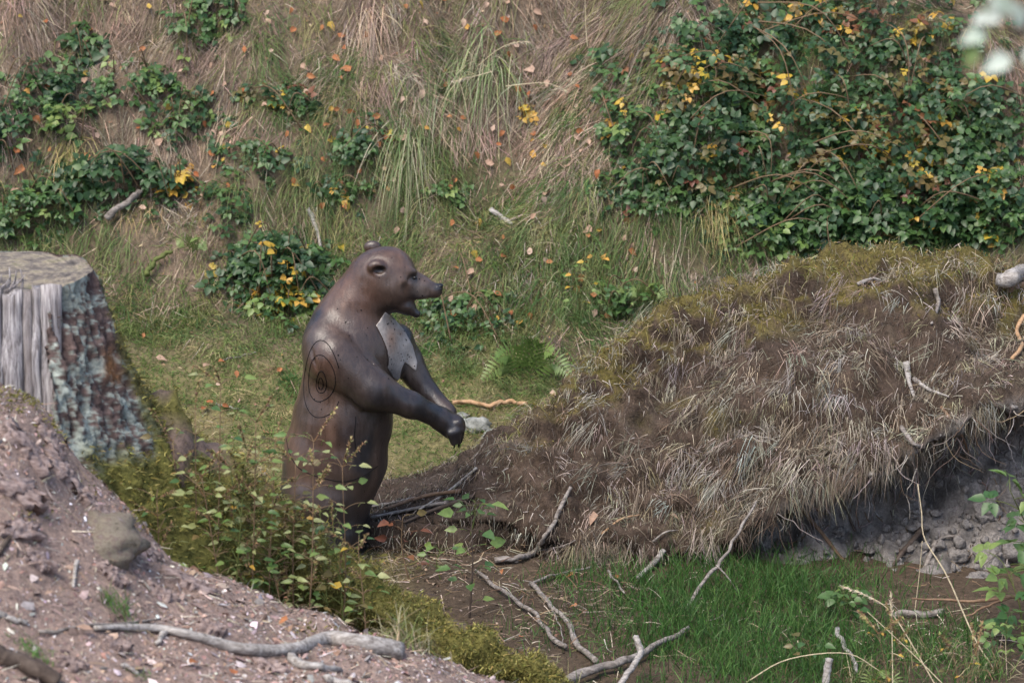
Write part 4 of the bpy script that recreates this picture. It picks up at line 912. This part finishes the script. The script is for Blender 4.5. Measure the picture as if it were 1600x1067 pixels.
def bramble(label, spots, n, n_obj, pal, h=.13, size=1.0, kind=('trio', 'five'), canes=6, face=.45, cat='bramble', name='bramble_bush', group='brambles on the bank', region=None):
    """spots: (px, py, rx, ry) ellipses on the bank; pal: list of (material key, weight)"""
    c0 = ground_at(float(spots[0][0]), float(spots[0][1] + spots[0][3] * .6))
    o = empty(name, c0, label, cat, group)
    ws = np.array([s[2] * s[3] for s in spots], float); si = rng.choice(len(spots), n, p=ws / ws.sum()); sp = np.array(spots, float)[si]
    a = rng.uniform(0, 2 * np.pi, n); q = rng.uniform(0, 1, n) ** .5 * np.where(rng.random(n) < .4, rng.uniform(1, 1.9, n), 1)
    px = sp[:, 0] + sp[:, 2] * q * np.cos(a); py = sp[:, 1] + sp[:, 3] * q * np.sin(a)
    P = ground_at(px, py); nn = HN(P[:, 0], P[:, 1]); hh_ = h * np.sqrt(np.clip(1 - q ** 2, .05, 1)) * rng.uniform(.15, 1, n) ** .6 * (1 + .5 * fbm(P, 4, 2, 201))
    Pp = P + nn * hh_[:, None]; Pp[:, 1] = Pp[:, 1]
    keys = [p[0] for p in pal]; wts = np.array([p[1] for p in pal], float)
    cn = fbm(P, 3.5, 3, 205)
    order = np.argsort(-hh_); mb = MB()
    for rank, i in enumerate(order):
        wv_ = wts.copy()
        for z_, kk in enumerate(keys):
            if kk in ('yellow', 'olive', 'red', 'lime'): wv_[z_] *= np.clip(.3 + 2.2 * cn[i] + .4, .1, 3)
        kk = keys[int(rng.choice(len(keys), p=wv_ / wv_.sum()))]
        nv = nn[i] * face + np.array([0, -.25, .75]) + rng.normal(0, .38, 3); Rm = frame(nv, rng.uniform(0, 6.28)); sc = size * rng.uniform(.45, 1.2); kd = kind[int(rng.integers(len(kind)))]
        if rank < n_obj: put_leaf(o, kd, 'leaf_' + kk, Pp[i], Rm, sc)
        else:
            ca, cb_ = PAL[kk]; t_ = rng.random(); leaf_stuff(mb, kd, Pp[i], Rm, sc, np.array(ca) * (1 - t_) + np.array(cb_) * t_)
    if mb.n: tag(link('leaf_mass', mb.mesh('leaf_mass'), o, M['leafattr']), kind='stuff')
    for q in range(canes):
        i, j = rng.integers(n), rng.integers(n); p0, p2 = P[i], Pp[j]
        if np.linalg.norm(p2 - p0) > .7: p2 = p0 + (p2 - p0) * .5
        P_ = spline([p0, (p0 + p2) / 2 + nn[i] * (h * .9) + [0, 0, .05], p2], 10)
        link('cane', MB().add(*tube(P_, np.linspace(.0045, .002, 10), 5)).mesh('cane'), o, M['stem_brown'])
    return o
DK = [('dark', 6), ('mid', 2.2)]; BRY = DK + [('yellow', .7), ('olive', .8), ('red', .3)]
bramble('huge dark bramble thicket covering the upper right bank', [(1280, 130, 230, 120), (1180, 230, 150, 110), (1400, 250, 170, 110), (1130, 110, 100, 90), (1330, 40, 180, 60), (1500, 200, 90, 90), (1460, 300, 140, 80), (1080, 250, 70, 70)], 2300, 290, [('dark', 6), ('mid', 2.0), ('yellow', .55), ('olive', 1.6), ('red', .35)], .26, 1.05, canes=26)
bramble('dense bright green bramble band just above the root plate', [(1390, 340, 220, 60), (1250, 350, 110, 60), (1520, 320, 110, 70), (1200, 310, 60, 50)], 950, 260, [('dark', 4), ('mid', 5), ('lime', .5), ('yellow', .12)], .22, 1.05, canes=14)
bramble('yellow-green bramble at the right edge, leaves coloured as if sunlit', [(1490, 190, 60, 40), (1540, 220, 50, 40)], 110, 60, [('mid', 3), ('lime', 3), ('yellow', 2), ('olive', 1)], .14, .9, canes=3)  # sun patch put into the lime and yellow leaf colours
bramble('compact bramble with yellow lower leaves behind the bear back', [(430, 425, 68, 50), (470, 440, 45, 45), (395, 440, 40, 40)], 330, 190, [('dark', 6), ('mid', 2), ('yellow', .35)], .24, 1.05, canes=7)
bramble('low yellow-leaved bramble fringe under the compact bramble', [(455, 480, 55, 20), (410, 480, 25, 14)], 70, 55, [('yellow', 4), ('lime', 3), ('mid', 2)], .10, 1.0, canes=3)
bramble('bluish dark bramble overhanging the hollow at left', [(190, 285, 85, 35), (240, 285, 50, 30), (130, 290, 60, 30)], 190, 120, [('dark', 7), ('mid', 1)], .22, 1.15, canes=5)
bramble('yellow bramble spray at the tip of the overhang', [(278, 292, 26, 20)], 22, 22, [('yellow', 5), ('lime', 1)], .18, 1.15, canes=2)
bramble('pale green bramble at left edge above the stump', [(60, 325, 70, 40), (20, 350, 40, 30), (95, 290, 40, 30)], 150, 90, [('mid', 4), ('dark', 3), ('lime', .6)], .18, 1.0, canes=4)
bramble('dark bramble patch near the upper left edge', [(80, 135, 60, 40), (40, 165, 45, 35), (100, 160, 40, 30)], 130, 90, DK, .15, 1.1, canes=4)
bramble('big-leaved lime green seedling below the upper left bramble', [(105, 200, 34, 26)], 26, 26, [('lime', 3), ('mid', 2)], .15, 1.5, canes=2)
bramble('dark broad-leaved bramble below the upper left grass', [(135, 75, 28, 28)], 20, 20, DK, .12, 1.5, canes=2)
bramble('mid-green bramble trailing in the upper left dead grass', [(225, 125, 60, 28), (255, 145, 40, 30), (190, 150, 40, 22)], 85, 60, [('mid', 4), ('dark', 3), ('lime', .8)], .12, 1.0, canes=4)
bramble('green bramble hanging from the top edge left of centre', [(320, 35, 60, 35), (300, 60, 40, 20), (345, 15, 40, 25)], 90, 60, [('mid', 5), ('dark', 2), ('lime', .6)], .13, .95, canes=4)
bramble('small dark bramble with yellow leaves left of centre', [(460, 165, 45, 24), (420, 155, 35, 18)], 75, 55, BRY, .11, .95, canes=3)
bramble('sparse dark bramble beside the pale bank patch', [(290, 200, 60, 30), (300, 170, 40, 25)], 70, 55, DK + [('lime', .5)], .11, 1.0, canes=4)
bramble('dark creeping bramble right of the overhang spray', [(390, 245, 60, 25), (350, 320, 50, 30), (420, 260, 40, 22)], 115, 80, [('dark', 5), ('mid', 3), ('yellow', .25)], .10, .9, canes=4)
bramble('leafy bramble with yellow leaves above the bear head', [(575, 220, 35, 24), (545, 240, 22, 22)], 70, 60, [('dark', 3), ('mid', 4), ('yellow', .7)], .14, .9, canes=3)
bramble('small yellow leafed seedling right of the grass tussock', [(832, 187, 18, 14), (850, 225, 10, 8)], 16, 16, [('yellow', 5), ('lime', .5)], .10, .9, ('single', 'trio'), 2)
bramble('mixed bramble on the bank left of the big thicket', [(985, 205, 45, 50), (1010, 250, 50, 40), (960, 130, 30, 50)], 170, 110, [('mid', 5), ('dark', 3), ('yellow', .4), ('lime', .7)], .15, .95, canes=5)
bramble('yellow tinged bramble along the left rim of the thicket', [(1070, 170, 25, 45), (1080, 110, 30, 30)], 70, 60, [('yellow', 3), ('olive', 2), ('mid', 2)], .20, .95, canes=3)
bramble('low bramble in green grass above the root plate crest', [(975, 300, 60, 30), (1010, 320, 50, 24), (1060, 290, 40, 40)], 120, 80, [('mid', 5), ('dark', 4), ('lime', .3)], .12, .95, canes=4)
bramble('green leafy herb clump between bear and root plate crest', [(990, 470, 50, 24), (960, 490, 40, 20)], 75, 60, [('mid', 5), ('lime', 1.5)], .12, .9, ('trio', 'single'), 3)
bramble('dark leafy herb clump right of the bear muzzle', [(715, 500, 60, 30), (745, 520, 50, 30), (690, 480, 30, 20)], 190, 130, [('dark', 4), ('mid', 5)], .16, .85, ('single', 'trio'), 4)
bramble('low green creeper on the bank right of bear head', [(760, 470, 30, 16), (700, 300, 30, 14)], 40, 34, [('mid', 5), ('lime', 1)], .08, .8, ('trio',), 2)
bramble('small dark bramble at the far left edge', [(12, 215, 25, 30)], 34, 30, DK, .12, 1.0, canes=2)
bramble('tiny green bramble below the short pale wood piece', [(690, 298, 22, 10), (720, 330, 18, 10)], 16, 16, [('mid', 3), ('lime', 1)], .06, .8, canes=1)
bramble('scattered green bramble above the white standing stick', [(545, 300, 40, 22), (500, 290, 30, 20)], 50, 44, [('mid', 4), ('dark', 4), ('yellow', .4)], .08, .9, canes=3)
# the yellow-green sapling above the crest
def herb(label, base, tip, n, pal, size, kind, stem='stem_green', name='leafy_plant', bend=.03, r=.004, cat='plant', group=None, side=.06, lo=.25, leafname='leaf', heads=0, headcol=None):
    base = np.array(base); tip = np.array(tip); o = empty(name, base, label, cat, group); hgt = np.linalg.norm(tip - base)
    P = spline([base - [0, 0, .02], base + (tip - base) * .5 + rng.normal(0, bend, 3) * [1, .5, .2], tip], 14)
    link('stem', MB().add(*tube(P, np.linspace(r, r * .35, 14), 6, .15)).mesh('stem'), o, M[stem]); keys = [p[0] for p in pal]; wts = np.array([p[1] for p in pal], float); wts /= wts.sum()
    for q in range(n):
        t_ = lo + (1 - lo) * (q + rng.random() * .8) / n; p = P[min(13, int(t_ * 13.99))]; a = q * 2.4 + rng.normal(0, .3); d = np.array([math.cos(a), math.sin(a) * .8, .25 + .3 * rng.random()])
        e = p + norm(d) * side * rng.uniform(.5, 1.2)
        stk = link('leaf_stalk', MB().add(*tube(spline([p, (p + e) / 2 + [0, 0, .008], e], 4), np.linspace(r * .4, r * .25, 4), 4, cap=False)).mesh('leaf_stalk'), o, M[stem])
        y_ = norm(d * [1, 1, .1]); z_ = norm(np.array([0, -.45, .9]) + rng.normal(0, .35, 3)); x_ = norm(np.cross(y_, z_)); z_ = np.cross(x_, y_)
        lf = put_leaf(o, kind, 'leaf_' + keys[int(rng.choice(len(keys), p=wts))], e, np.stack([x_, y_, z_], 1), size * rng.uniform(.7, 1.2), leafname)
        stk.parent = lf; stk.matrix_parent_inverse = (Matrix.Translation(o.location) @ lf.matrix_basis).inverted()
    for q in range(heads):
        t_ = rng.uniform(.45, 1); p = P[min(13, int(t_ * 13.99))] if q else P[-1]; d = norm(np.array([rng.normal(0, .8), rng.normal(0, .5), .8])); L = rng.uniform(.04, .09) * (1.2 if q == 0 else .9)
        e = p + d * L * 1.6; mb = MB(); mb.add(*tube(spline([p, (p + e) / 2, e], 5), .0013, 4, cap=False), C=(.2, .11, .05))
        m = 80; tt = rng.uniform(.25, 1.05, m); Pb = p + (e - p) * tt[:, None]; addb(mb, blades(Pb, d + rng.normal(0, .9, (m, 3)), rng.uniform(.007, .019, m), np.full(m, .007), np.full(m, .1), pick(m, headcol or [(.27, .17, .10), (.20, .13, .08), (.30, .25, .12), (.24, .25, .09)]), 2))
        link('seed_head', mb.mesh('seed_head'), o, M['litter'])
    return o
herb('upright yellow-green sapling on the bank above the crest', ground_at(905., 500.), ground_at(930., 520.) + [0, -.1, .42], 20, [('lime', 4), ('yellow', 1)], .75, 'single', side=.07)
# weeds between the near bank and the bear
WG = 'weeds in front of the bear'; ADJ = ['tall', 'spindly', 'bushy', 'leaning', 'short', 'dense']
wl = [(232, 905, 190, 770, 'leafy weed with drooping pale leaves beside stump root', 9, 2), (300, 890, 270, 690, 'tall brown-stemmed weed nearest the stump', 10, 2), (325, 895, 345, 600, 'tallest thin weed rising over the mossy turf', 12, 3), (300, 880, 305, 640, 'stout rusty weed stem with few leaves', 8, 2),
      (370, 915, 400, 660, 'slender weed with brown plume left of bear', 13, 4), (420, 930, 430, 690, 'weed with feathery brown tips before the bear rump', 14, 4), (450, 940, 490, 690, 'leaning weed crossing the bear hip', 13, 4), (470, 940, 462, 720, 'bushy greenish weed before the bear leg', 15, 3),
      (400, 925, 360, 730, 'low bushy weed over the mossy root', 14, 2), (500, 960, 535, 730, 'thin weed with paired leaves before bear legs', 11, 1), (345, 900, 315, 745, 'short leafy weed over the near bank edge', 12, 1), (520, 955, 520, 820, 'small weed with bright leaf by the bear foot', 8, 0), (440, 935, 395, 800, 'dense short weed in shade of the bear', 14, 2),
      (385, 925, 375, 770, 'feathery weed rising from the gully middle', 16, 4), (415, 935, 445, 790, 'feathery yellow-green weed below bear rump', 16, 3), (480, 950, 500, 800, 'feathery weed half hiding the bear leg', 16, 3), (360, 915, 330, 820, 'low leafy weed at the gully mouth', 13, 1),
      (265, 885, 245, 780, 'pale weed close against the stump root', 13, 1), (290, 895, 330, 720, 'twiggy weed with dry brown crown', 14, 5), (460, 945, 420, 860, 'low tangle weed before the mossy root', 16, 2), (350, 905, 385, 700, 'wiry weed with scattered pale leaves', 15, 3), (540, 975, 560, 860, 'small pale weed right of the bear foot', 10, 1)]
for x0, y0, x1, y1, lb, nl, nh in wl:
    Yb = -2.62 + rng.uniform(-.12, .15); b = at(x0, y0, Yb); b[2] = H(b[0], b[1]); herb(lb, b, at(x1, y1, Yb + rng.uniform(-.1, .25)), int(nl * 2.6), [('pale', 3), ('lime', 3), ('mid', 1.5), ('olive', 1.2), ('yellow', .4)], 1.05 if nl > 12 else .85, 'nettle' if nl > 12 else 'single', 'stem_brown' if rng.random() < .75 else 'stem_green', 'weed', .05, .0048, 'weed', WG, .075, .22, heads=nh + 2)
mb = MB(); x, y = rand_xy(2600, -1.5, .1, -2.75, -2.2); n = len(x); P = np.stack([x, y, H(x, y)], -1); P[:, 2] = np.maximum(P[:, 2], 0)
addb(mb, blades(P, np.array([0, 0, 1.]) + rng.normal(0, .4, (n, 3)), rng.uniform(.08, .38, n), np.full(n, .0038), rng.uniform(.2, .9, n), pick(n, [(.12, .16, .05), (.2, .2, .08), (.3, .25, .13), (.16, .10, .05)]), 3))
tag(link('weed_grass', mb.mesh('weed_grass'), None, M['grass']), 'thin grass stalks among the weeds by the near bank', 'grass', kind='stuff')
herb('three-tiered green nettle standing before the root plate', ground_at(733., 965.), at(735, 790, -.9), 15, [('mid', 3), ('lime', 2)], 1.35, 'single', 'wood_dark', 'nettle', .02, .005, 'nettle', None, .06, .2)
herb('small green nettle at the tail of the root plate', at(735, 830, -.02), at(742, 782, -.02), 8, [('mid', 4)], 1.1, 'single', 'stem_green', 'nettle', .01, .004, 'nettle', None, .035, .4)
herb('low green seedling left of the nettle', ground_at(690., 905.), ground_at(690., 905.) + [0, 0, .16], 8, [('mid', 3), ('lime', 2)], .9, 'single', 'stem_green', 'seedling', .01, .003, 'seedling', None, .04, .3)
herb('dead brown fern stalk between bear and nettle', ground_at(640., 905.), ground_at(640., 905.) + [-.03, 0, .30], 9, [('olive', 2), ('red', 3)], 1.0, 'single', 'stem_brown', 'dead_plant', .03, .004, 'dead plant', None, .05, .2)
herb('bright raspberry plant reaching in from the right edge', ground_at(1640., 960.), at(1578, 765, -1.2), 12, [('lime', 4), ('mid', 3)], 1.05, 'big', 'stem_green', 'raspberry_plant', .03, .006, 'plant', None, .11, .25)
herb('lower raspberry plant at the right edge', ground_at(1600., 1010.), at(1568, 880, -1.3), 10, [('lime', 3), ('mid', 4)], 1.0, 'big', 'stem_green', 'raspberry_plant', .03, .005, 'plant', None, .09, .15)
herb('low raspberry seedling beside the lush grass', ground_at(1318., 965.), ground_at(1318., 965.) + [0, 0, .12], 9, [('mid', 5), ('lime', .7)], 1.05, 'trio', 'stem_green', 'seedling', .01, .003, 'seedling', None, .055, .3)
herb('small reddish-green seedling at the bottom edge', ground_at(1262., 1060.), ground_at(1262., 1060.) + [0, 0, .16], 8, [('olive', 2), ('mid', 3), ('lime', 1)], .9, 'single', 'stem_brown', 'seedling', .01, .003, 'seedling', None, .05, .4)
herb('low leafy weed in the bottom right corner', ground_at(1570., 1040.), ground_at(1570., 1040.) + [0, 0, .2], 12, [('mid', 3), ('lime', 2)], .9, 'trio', 'stem_green', 'weed', .02, .003, 'weed', None, .07, .2)
for q, (x_, y_, lb) in enumerate([(1370, 1075, 'rusty dead weed at bottom edge left of corner'), (1425, 1072, 'straw-coloured dead weed at the bottom edge'), (1480, 1070, 'tall dead weed at the bottom edge near corner'), (1530, 1075, 'thin dead weed in the bottom right corner')]):
    b = at(x_, y_ + 30, -3.0); b[2] = H(b[0], b[1]); herb(lb, b, at(x_ + rng.uniform(-25, 25), 990 + 12 * q, -2.95), 8, [('olive', 2), ('yellow', .7), ('lime', 1)], .6, 'nettle', 'stem_brown', 'weed', .03, .003, 'weed', 'dead weeds at the bottom edge', .05, .3, heads=2)
# grass tufts on the near bank
def tuft(label, px, py, n, L, cols, mat='grass', spread=.03, up=None, droop=(.2, .9), name='grass_tuft', group=None, wd=.004, P0=None, dj=.35, drape=True):
    p = ground_at(float(px), float(py)) if P0 is None else np.array(P0); x_ = p[0] + rng.normal(0, spread, n); y_ = p[1] + rng.normal(0, spread * .7, n); mb = MB()
    D = (np.array([0, 0, 1.]) if up is None else np.array(up, float)) + rng.normal(0, dj, (n, 3))
    addb(mb, blades(np.stack([x_, y_, H(x_, y_) - .005], -1), D, L * rng.uniform(.5, 1.15, n), np.full(n, wd), rng.uniform(*droop, n), pick(n, cols), 5, drape))
    return tag(link(name, mb.mesh(name), None, M[mat]), label, 'grass tuft', group)
GR = [(.09, .17, .045), (.13, .20, .06), (.06, .13, .03)]
tuft('green grass tuft on the near bank beside white stick', 185, 955, 90, .13, GR, spread=.035)
tuft('small bright grass tuft at the lower left', 50, 1020, 110, .06, [(.09, .2, .04), (.12, .23, .06)], spread=.03)
tuft('tiny grass tuft at the bottom of the near bank', 222, 1058, 30, .05, GR, spread=.02)
tuft('dark green grass tuft on turf left of the bear', 455, 598, 130, .10, [(.05, .13, .03), (.07, .16, .04)], spread=.04)
tuft('greenish dead grass tuft by the bottom of mossy root', 640, 1010, 120, .26, [(.3, .27, .15), (.16, .2, .07), (.4, .34, .22)], spread=.055)
tuft('pale grass tuft at the bottom edge before soil', 850, 1085, 130, .22, [(.3, .27, .15), (.16, .2, .07), (.4, .34, .22)], spread=.07)
DRY2 = [(.3, .27, .15), (.16, .2, .07), (.4, .34, .22), (.24, .16, .09)]
tuft('dry grass tuft at the bottom edge right of bleached stump end', 1345, 1068, 110, .20, DRY2, spread=.06)
tuft('mixed grass tuft in the bottom right corner', 1540, 1055, 150, .24, DRY2 + GR, spread=.07)
tuft('mixed grass tuft below the flat grey board', 1450, 1030, 150, .18, DRY2 + GR, spread=.07)
TG = [(.17, .23, .10), (.24, .28, .13), (.12, .19, .065), (.40, .38, .24)]
tuft('large arching tussock of long grey-green grass in mid bank', 760, 95, 170, .50, TG, spread=.09, up=(-.12, -.75, .35), droop=(.5, 1.5), name='grass_tussock', wd=.0055, dj=.28)
tuft('tall tussock of long grass left of the large one', 690, 140, 120, .42, TG, spread=.07, up=(-.3, -.75, .3), droop=(.6, 1.5), name='grass_tussock', wd=.005, dj=.26)
tuft('hanging tussock of long green grass above the bear head', 640, 215, 120, .40, TG, spread=.05, up=(-.15, -.7, .1), droop=(.6, 1.4), name='grass_tussock', wd=.005, dj=.22)
tuft('pale pinkish grass shock at the top of the bank', 575, 35, 170, .40, [(.46, .34, .25), (.52, .42, .31), (.36, .26, .19)], 'dry', .05, (.05, -.75, .05), (.5, 1.2), 'grass_tussock', dj=.18)
tuft('yellowish grass tussock under the lime seedling', 115, 235, 130, .26, [(.32, .29, .10), (.25, .25, .09), (.4, .33, .16)], 'dry', .05, (0, -.7, .1), (.5, 1.2), 'grass_tussock', dj=.2)
tuft('green grass tussock on bank above the root plate left', 900, 440, 170, .34, GR + TG, spread=.10, up=(-.15, -.5, .7), droop=(.4, 1.3), name='grass_tussock', dj=.3)
tuft('pale dry tussock below the thicket left rim', 1165, 235, 110, .24, [(.40, .32, .23), (.3, .24, .16), (.27, .26, .12)], 'dry', .05, (0, -.7, .1), (.5, 1.2), 'grass_tussock', dj=.2)
tuft('yellow-brown tussock low on the bank above the crest', 1120, 325, 120, .24, [(.30, .26, .10), (.24, .22, .08), (.4, .33, .17)], 'dry', .05, (0, -.7, .1), (.5, 1.2), 'grass_tussock', dj=.22)
# long straw stalks
def stalk(label, pts, r0=.0032, head=0, mat='straw'):
    P = spline([at(*p) for p in pts], 20); mb = MB(); mb.add(*tube(P, np.linspace(r0, r0 * .5, 20), 5), C=(.5, .42, .28))
    if head:
        m = 110; tt = rng.uniform(1 - head, 1, m); idx = tt * 19; Pb = np.stack([np.interp(idx, range(20), P[:, k]) for k in range(3)], 1); d = norm(P[-1] - P[-4])
        addb(mb, blades(Pb, d + rng.normal(0, .35, (m, 3)), rng.uniform(.012, .026, m), np.full(m, .004), np.full(m, .2), pick(m, [(.55, .48, .36), (.46, .38, .26)]), 2))
    return tag(link('grass_stalk', mb.mesh('grass_stalk'), None, M['litter']), label, 'grass stalk')
stalk('long bent straw stalk crossing the clay hollow', [(1585, 1085, -1.6), (1530, 1010, -1.5), (1480, 900, -1.4), (1445, 842, -1.35), (1440, 800, -1.33), (1434, 756, -1.3)], .0042)
stalk('straw stalk with drooping seed head left of corner', [(1470, 1085, -1.9), (1430, 1015, -1.85), (1395, 960, -1.8), (1365, 935, -1.78), (1315, 915, -1.75)], .003, .3)
stalk('straw stalk with upright seed head beside drooping one', [(1395, 1085, -1.9), (1394, 1000, -1.85), (1392, 925, -1.8)], .0026, .25)
stalk('thin straw stalk leaning right at bottom right', [(1490, 1085, -1.9), (1425, 1020, -1.85), (1355, 955, -1.8)], .0028)
stalk('bowed straw stalk arching over the bottom edge', [(1165, 1066, -1.9), (1230, 1030, -1.88), (1320, 1020, -1.86), (1370, 1045, -1.86), (1420, 1080, -1.86)], .0028)
stalk('brown upright stalk before the clay hollow', [(1428, 965, -.9), (1436, 900, -.9), (1441, 845, -.9)], .0026)
stalk('long plumed grass stalk over the large tussock, upper', [(745, 105, 3.15), (775, 80, 3.05), (800, 68, 3.0), (828, 66, 3.0)], .0028, .5)
stalk('plumed grass stalk over the large tussock, lower left', [(770, 112, 3.1), (740, 120, 3.05), (706, 128, 3.0)], .0028, .5)
stalk('plumed grass stalk right of the large tussock', [(790, 135, 2.95), (850, 130, 2.9), (884, 142, 2.85)], .0025, .35)
stalk('lone pale stalk on bank at upper right of tussock', [(918, 75, 3.4), (915, 35, 3.4), (914, -10, 3.4)], .003)
stalk('thin pale stalk in the upper left dead grass', [(85, 40, 3.5), (75, 20, 3.5), (60, -5, 3.5)], .003)
# ferns
def fern(label, px, py, fr, L, col='leaf_lime'):
    p = ground_at(float(px), float(py)); o = empty('fern', p, label, 'fern', 'ferns on the bank'); nn = HN(p[:1], p[1:2])[0]
    for (dx, dz) in fr:
        d = norm(np.array([dx, -.35, dz])); n = 15; P = spline([p, p + d * L * .55 + nn * .03, p + d * L + np.array([0, -.03, -.06 * abs(dx) - .03])], n); mb = MB()
        mb.add(*tube(P, np.linspace(.0025, .0008, n), 4, cap=False)); T_ = norm(np.gradient(P, axis=0)); sd_ = norm(np.cross(T_, np.array([.1, -.9, .4])))
        for i in range(2, n):
            w_ = L * .30 * math.sin(math.pi * (.16 + .84 * i / n) ** .8) + .006
            for s_ in (-1, 1):
                V, Q, T = leaflet(w_, .85 * L / n, .05, .2); y_ = norm(sd_[i] * s_ + T_[i] * .45); z_ = norm(np.cross(T_[i], sd_[i]) * np.sign(np.cross(T_[i], sd_[i])[1]) * -1); x_ = np.cross(y_, z_); mb.add(V @ np.stack([x_, y_, z_], 1).T + P[i], Q, T)
        link('frond', mb.mesh('frond'), o, M[col])
fern('bright green fern on turf edge right of the bear chest', 825, 585, [(-.5, .55), (-.1, .8), (.35, .6), (.7, .35), (-.8, .3), (.15, .9)], .27)
fern('small fern above the hollow left of the bear', 300, 395, [(.15, .9), (.5, .6), (-.4, .7)], .14)
fern('fern frond half buried in the big thicket', 1290, 175, [(.2, .9), (.6, .6), (-.4, .7), (-.7, .4)], .24, 'leaf_mid')
fern('small fern above crest of the root plate at left', 1010, 470, [(.1, .9), (.6, .5), (-.5, .6)], .15)
fern('tiny fern at the bottom edge right of centre', 1375, 1075, [(.1, .9), (.7, .4), (-.6, .5)], .12)
fern('small fern in turf below the outstretched paws', 730, 735, [(.2, .8), (.6, .5), (-.5, .6)], .10)
# pale shrub sprig close to the camera, upper right
SH = at(1690, 60, -9.7); gb = np.array([SH[0] + .25, -9.6, 0]); gb[2] = H(gb[0], gb[1])
shrub = empty('shrub', gb, 'blurred pale silvery shrub sprig in the upper right corner', 'shrub')
P = spline([gb, gb + [.03, 0, (SH[2] - gb[2]) * .6], SH + [.10, 0, .03], SH, at(1610, 20, -9.72), at(1570, 0, -9.75)], 24); link('stem', MB().add(*tube(P, np.linspace(.008, .002, 24), 7)).mesh('stem'), shrub, M['stem_green'])
for (x0, y0, x1, y1, sc, mt) in [(1602, 78, 1545, 106, 1.3, 'leaf_white'), (1600, 38, 1555, -4, 1.2, 'leaf_white'), (1560, 40, 1510, 62, 1.0, 'leaf_white'), (1530, 55, 1515, 98, .9, 'leaf_lime'), (1590, 10, 1530, 30, 1.1, 'leaf_white'), (1610, 60, 1585, 10, 1.2, 'leaf_white'), (1545, 30, 1540, 10, .8, 'leaf_lime'), (1640, 60, 1605, 92, 1.1, 'leaf_white')]:
    a, b = at(x0, y0, -9.72), at(x1, y1, -9.75); y_ = norm(b - a); z_ = norm(np.array([.1, -.8, .6]) - y_ * np.dot(y_, [.1, -.8, .6])); x_ = np.cross(y_, z_)
    put_leaf(shrub, 'single', mt, a, np.stack([x_ * 1.05, y_, z_], 1), np.linalg.norm(b - a) / .072)

# ------------------------------------------------------------------ fallen leaves
fl = []
for s in range(5):
    V, Q, T = leaflet(.042, .030, .1 + .6 * rng.random(), .2 + .7 * rng.random()); V = V + rng.normal(0, .0028, V.shape); fl.append(V - [0, .022, 0])
FL = {}
def fallen(px, py, mt, label, group, on='surf'):
    P = surf_at(px, py); v = int(rng.integers(5))
    if (v, mt) not in FL: me_ = mesh('fallen_leaf', fl[v], Q, T); me_.materials.append(M[mt]); FL[(v, mt)] = me_
    o = bpy.data.objects.new('fallen_leaf', FL[(v, mt)]); COL.objects.link(o); nn = HN(P[:1], P[1:2])[0]
    Rm = frame(nn + [0, -.5, .1] + rng.normal(0, .3, 3), rng.uniform(0, 6.28)); m = np.eye(4); m[:3, :3] = Rm * rng.uniform(.7, 1.35); m[:3, 3] = P + nn * .03 + [0, -.015, 0]; o.matrix_world = Matrix(m.tolist())
    tag(o, label, 'leaf', group)
zl = [(20, 0, 330, 330, 42, 'on the bank at upper left'), (330, 0, 620, 330, 60, 'on the dead grass above the bear'), (620, 0, 920, 320, 52, 'on the bank around the large tussock'), (560, 330, 1000, 520, 44, 'on the green bank beyond the bear muzzle'), (200, 500, 460, 680, 14, 'on the turf left of the bear'), (920, 60, 1590, 400, 34, 'in the thicket at upper right')]
for x0, y0, x1, y1, n, wh in zl:
    for _ in range(n):
        px_, py_ = rng.uniform(x0, x1), rng.uniform(y0, y1); t_ = rng.random()
        if 470 < px_ < 700 and py_ > 385: continue
        if t_ < .45: fallen(px_, py_, 'fall_orange', 'orange autumn leaf fallen ' + wh, 'fallen orange leaves ' + wh)
        elif t_ < .85: fallen(px_, py_, 'fall_pale', 'pale pinkish dry leaf fallen ' + wh, 'fallen pale leaves ' + wh)
        else: fallen(px_, py_, 'fall_yellow', 'yellow autumn leaf fallen ' + wh, 'fallen yellow leaves ' + wh)
fallen(347, 570, 'fall_orange', 'bright orange leaf on the turf left of the bear', None)
for x_, y_ in [(890, 905), (965, 907), (815, 1000), (895, 952), (783, 900)]: fallen(x_, y_, 'fall_orange', 'rusty leaf lying on bare soil before the root plate', 'rusty leaves on the soil')
for x_, y_ in [(928, 815), (865, 622), (1055, 812)]: fallen(x_, y_, 'fall_pale', 'pale leaf caught on the face of the root plate', 'pale leaves on the root plate')
for x_, y_ in [(130, 985), (360, 1055), (70, 930), (300, 1040), (170, 1000), (440, 975)]: fallen(x_, y_, 'fall_pale' if x_ % 20 else 'fall_orange', 'dry leaf among the bark litter of the near bank', 'dry leaves on the near bank')
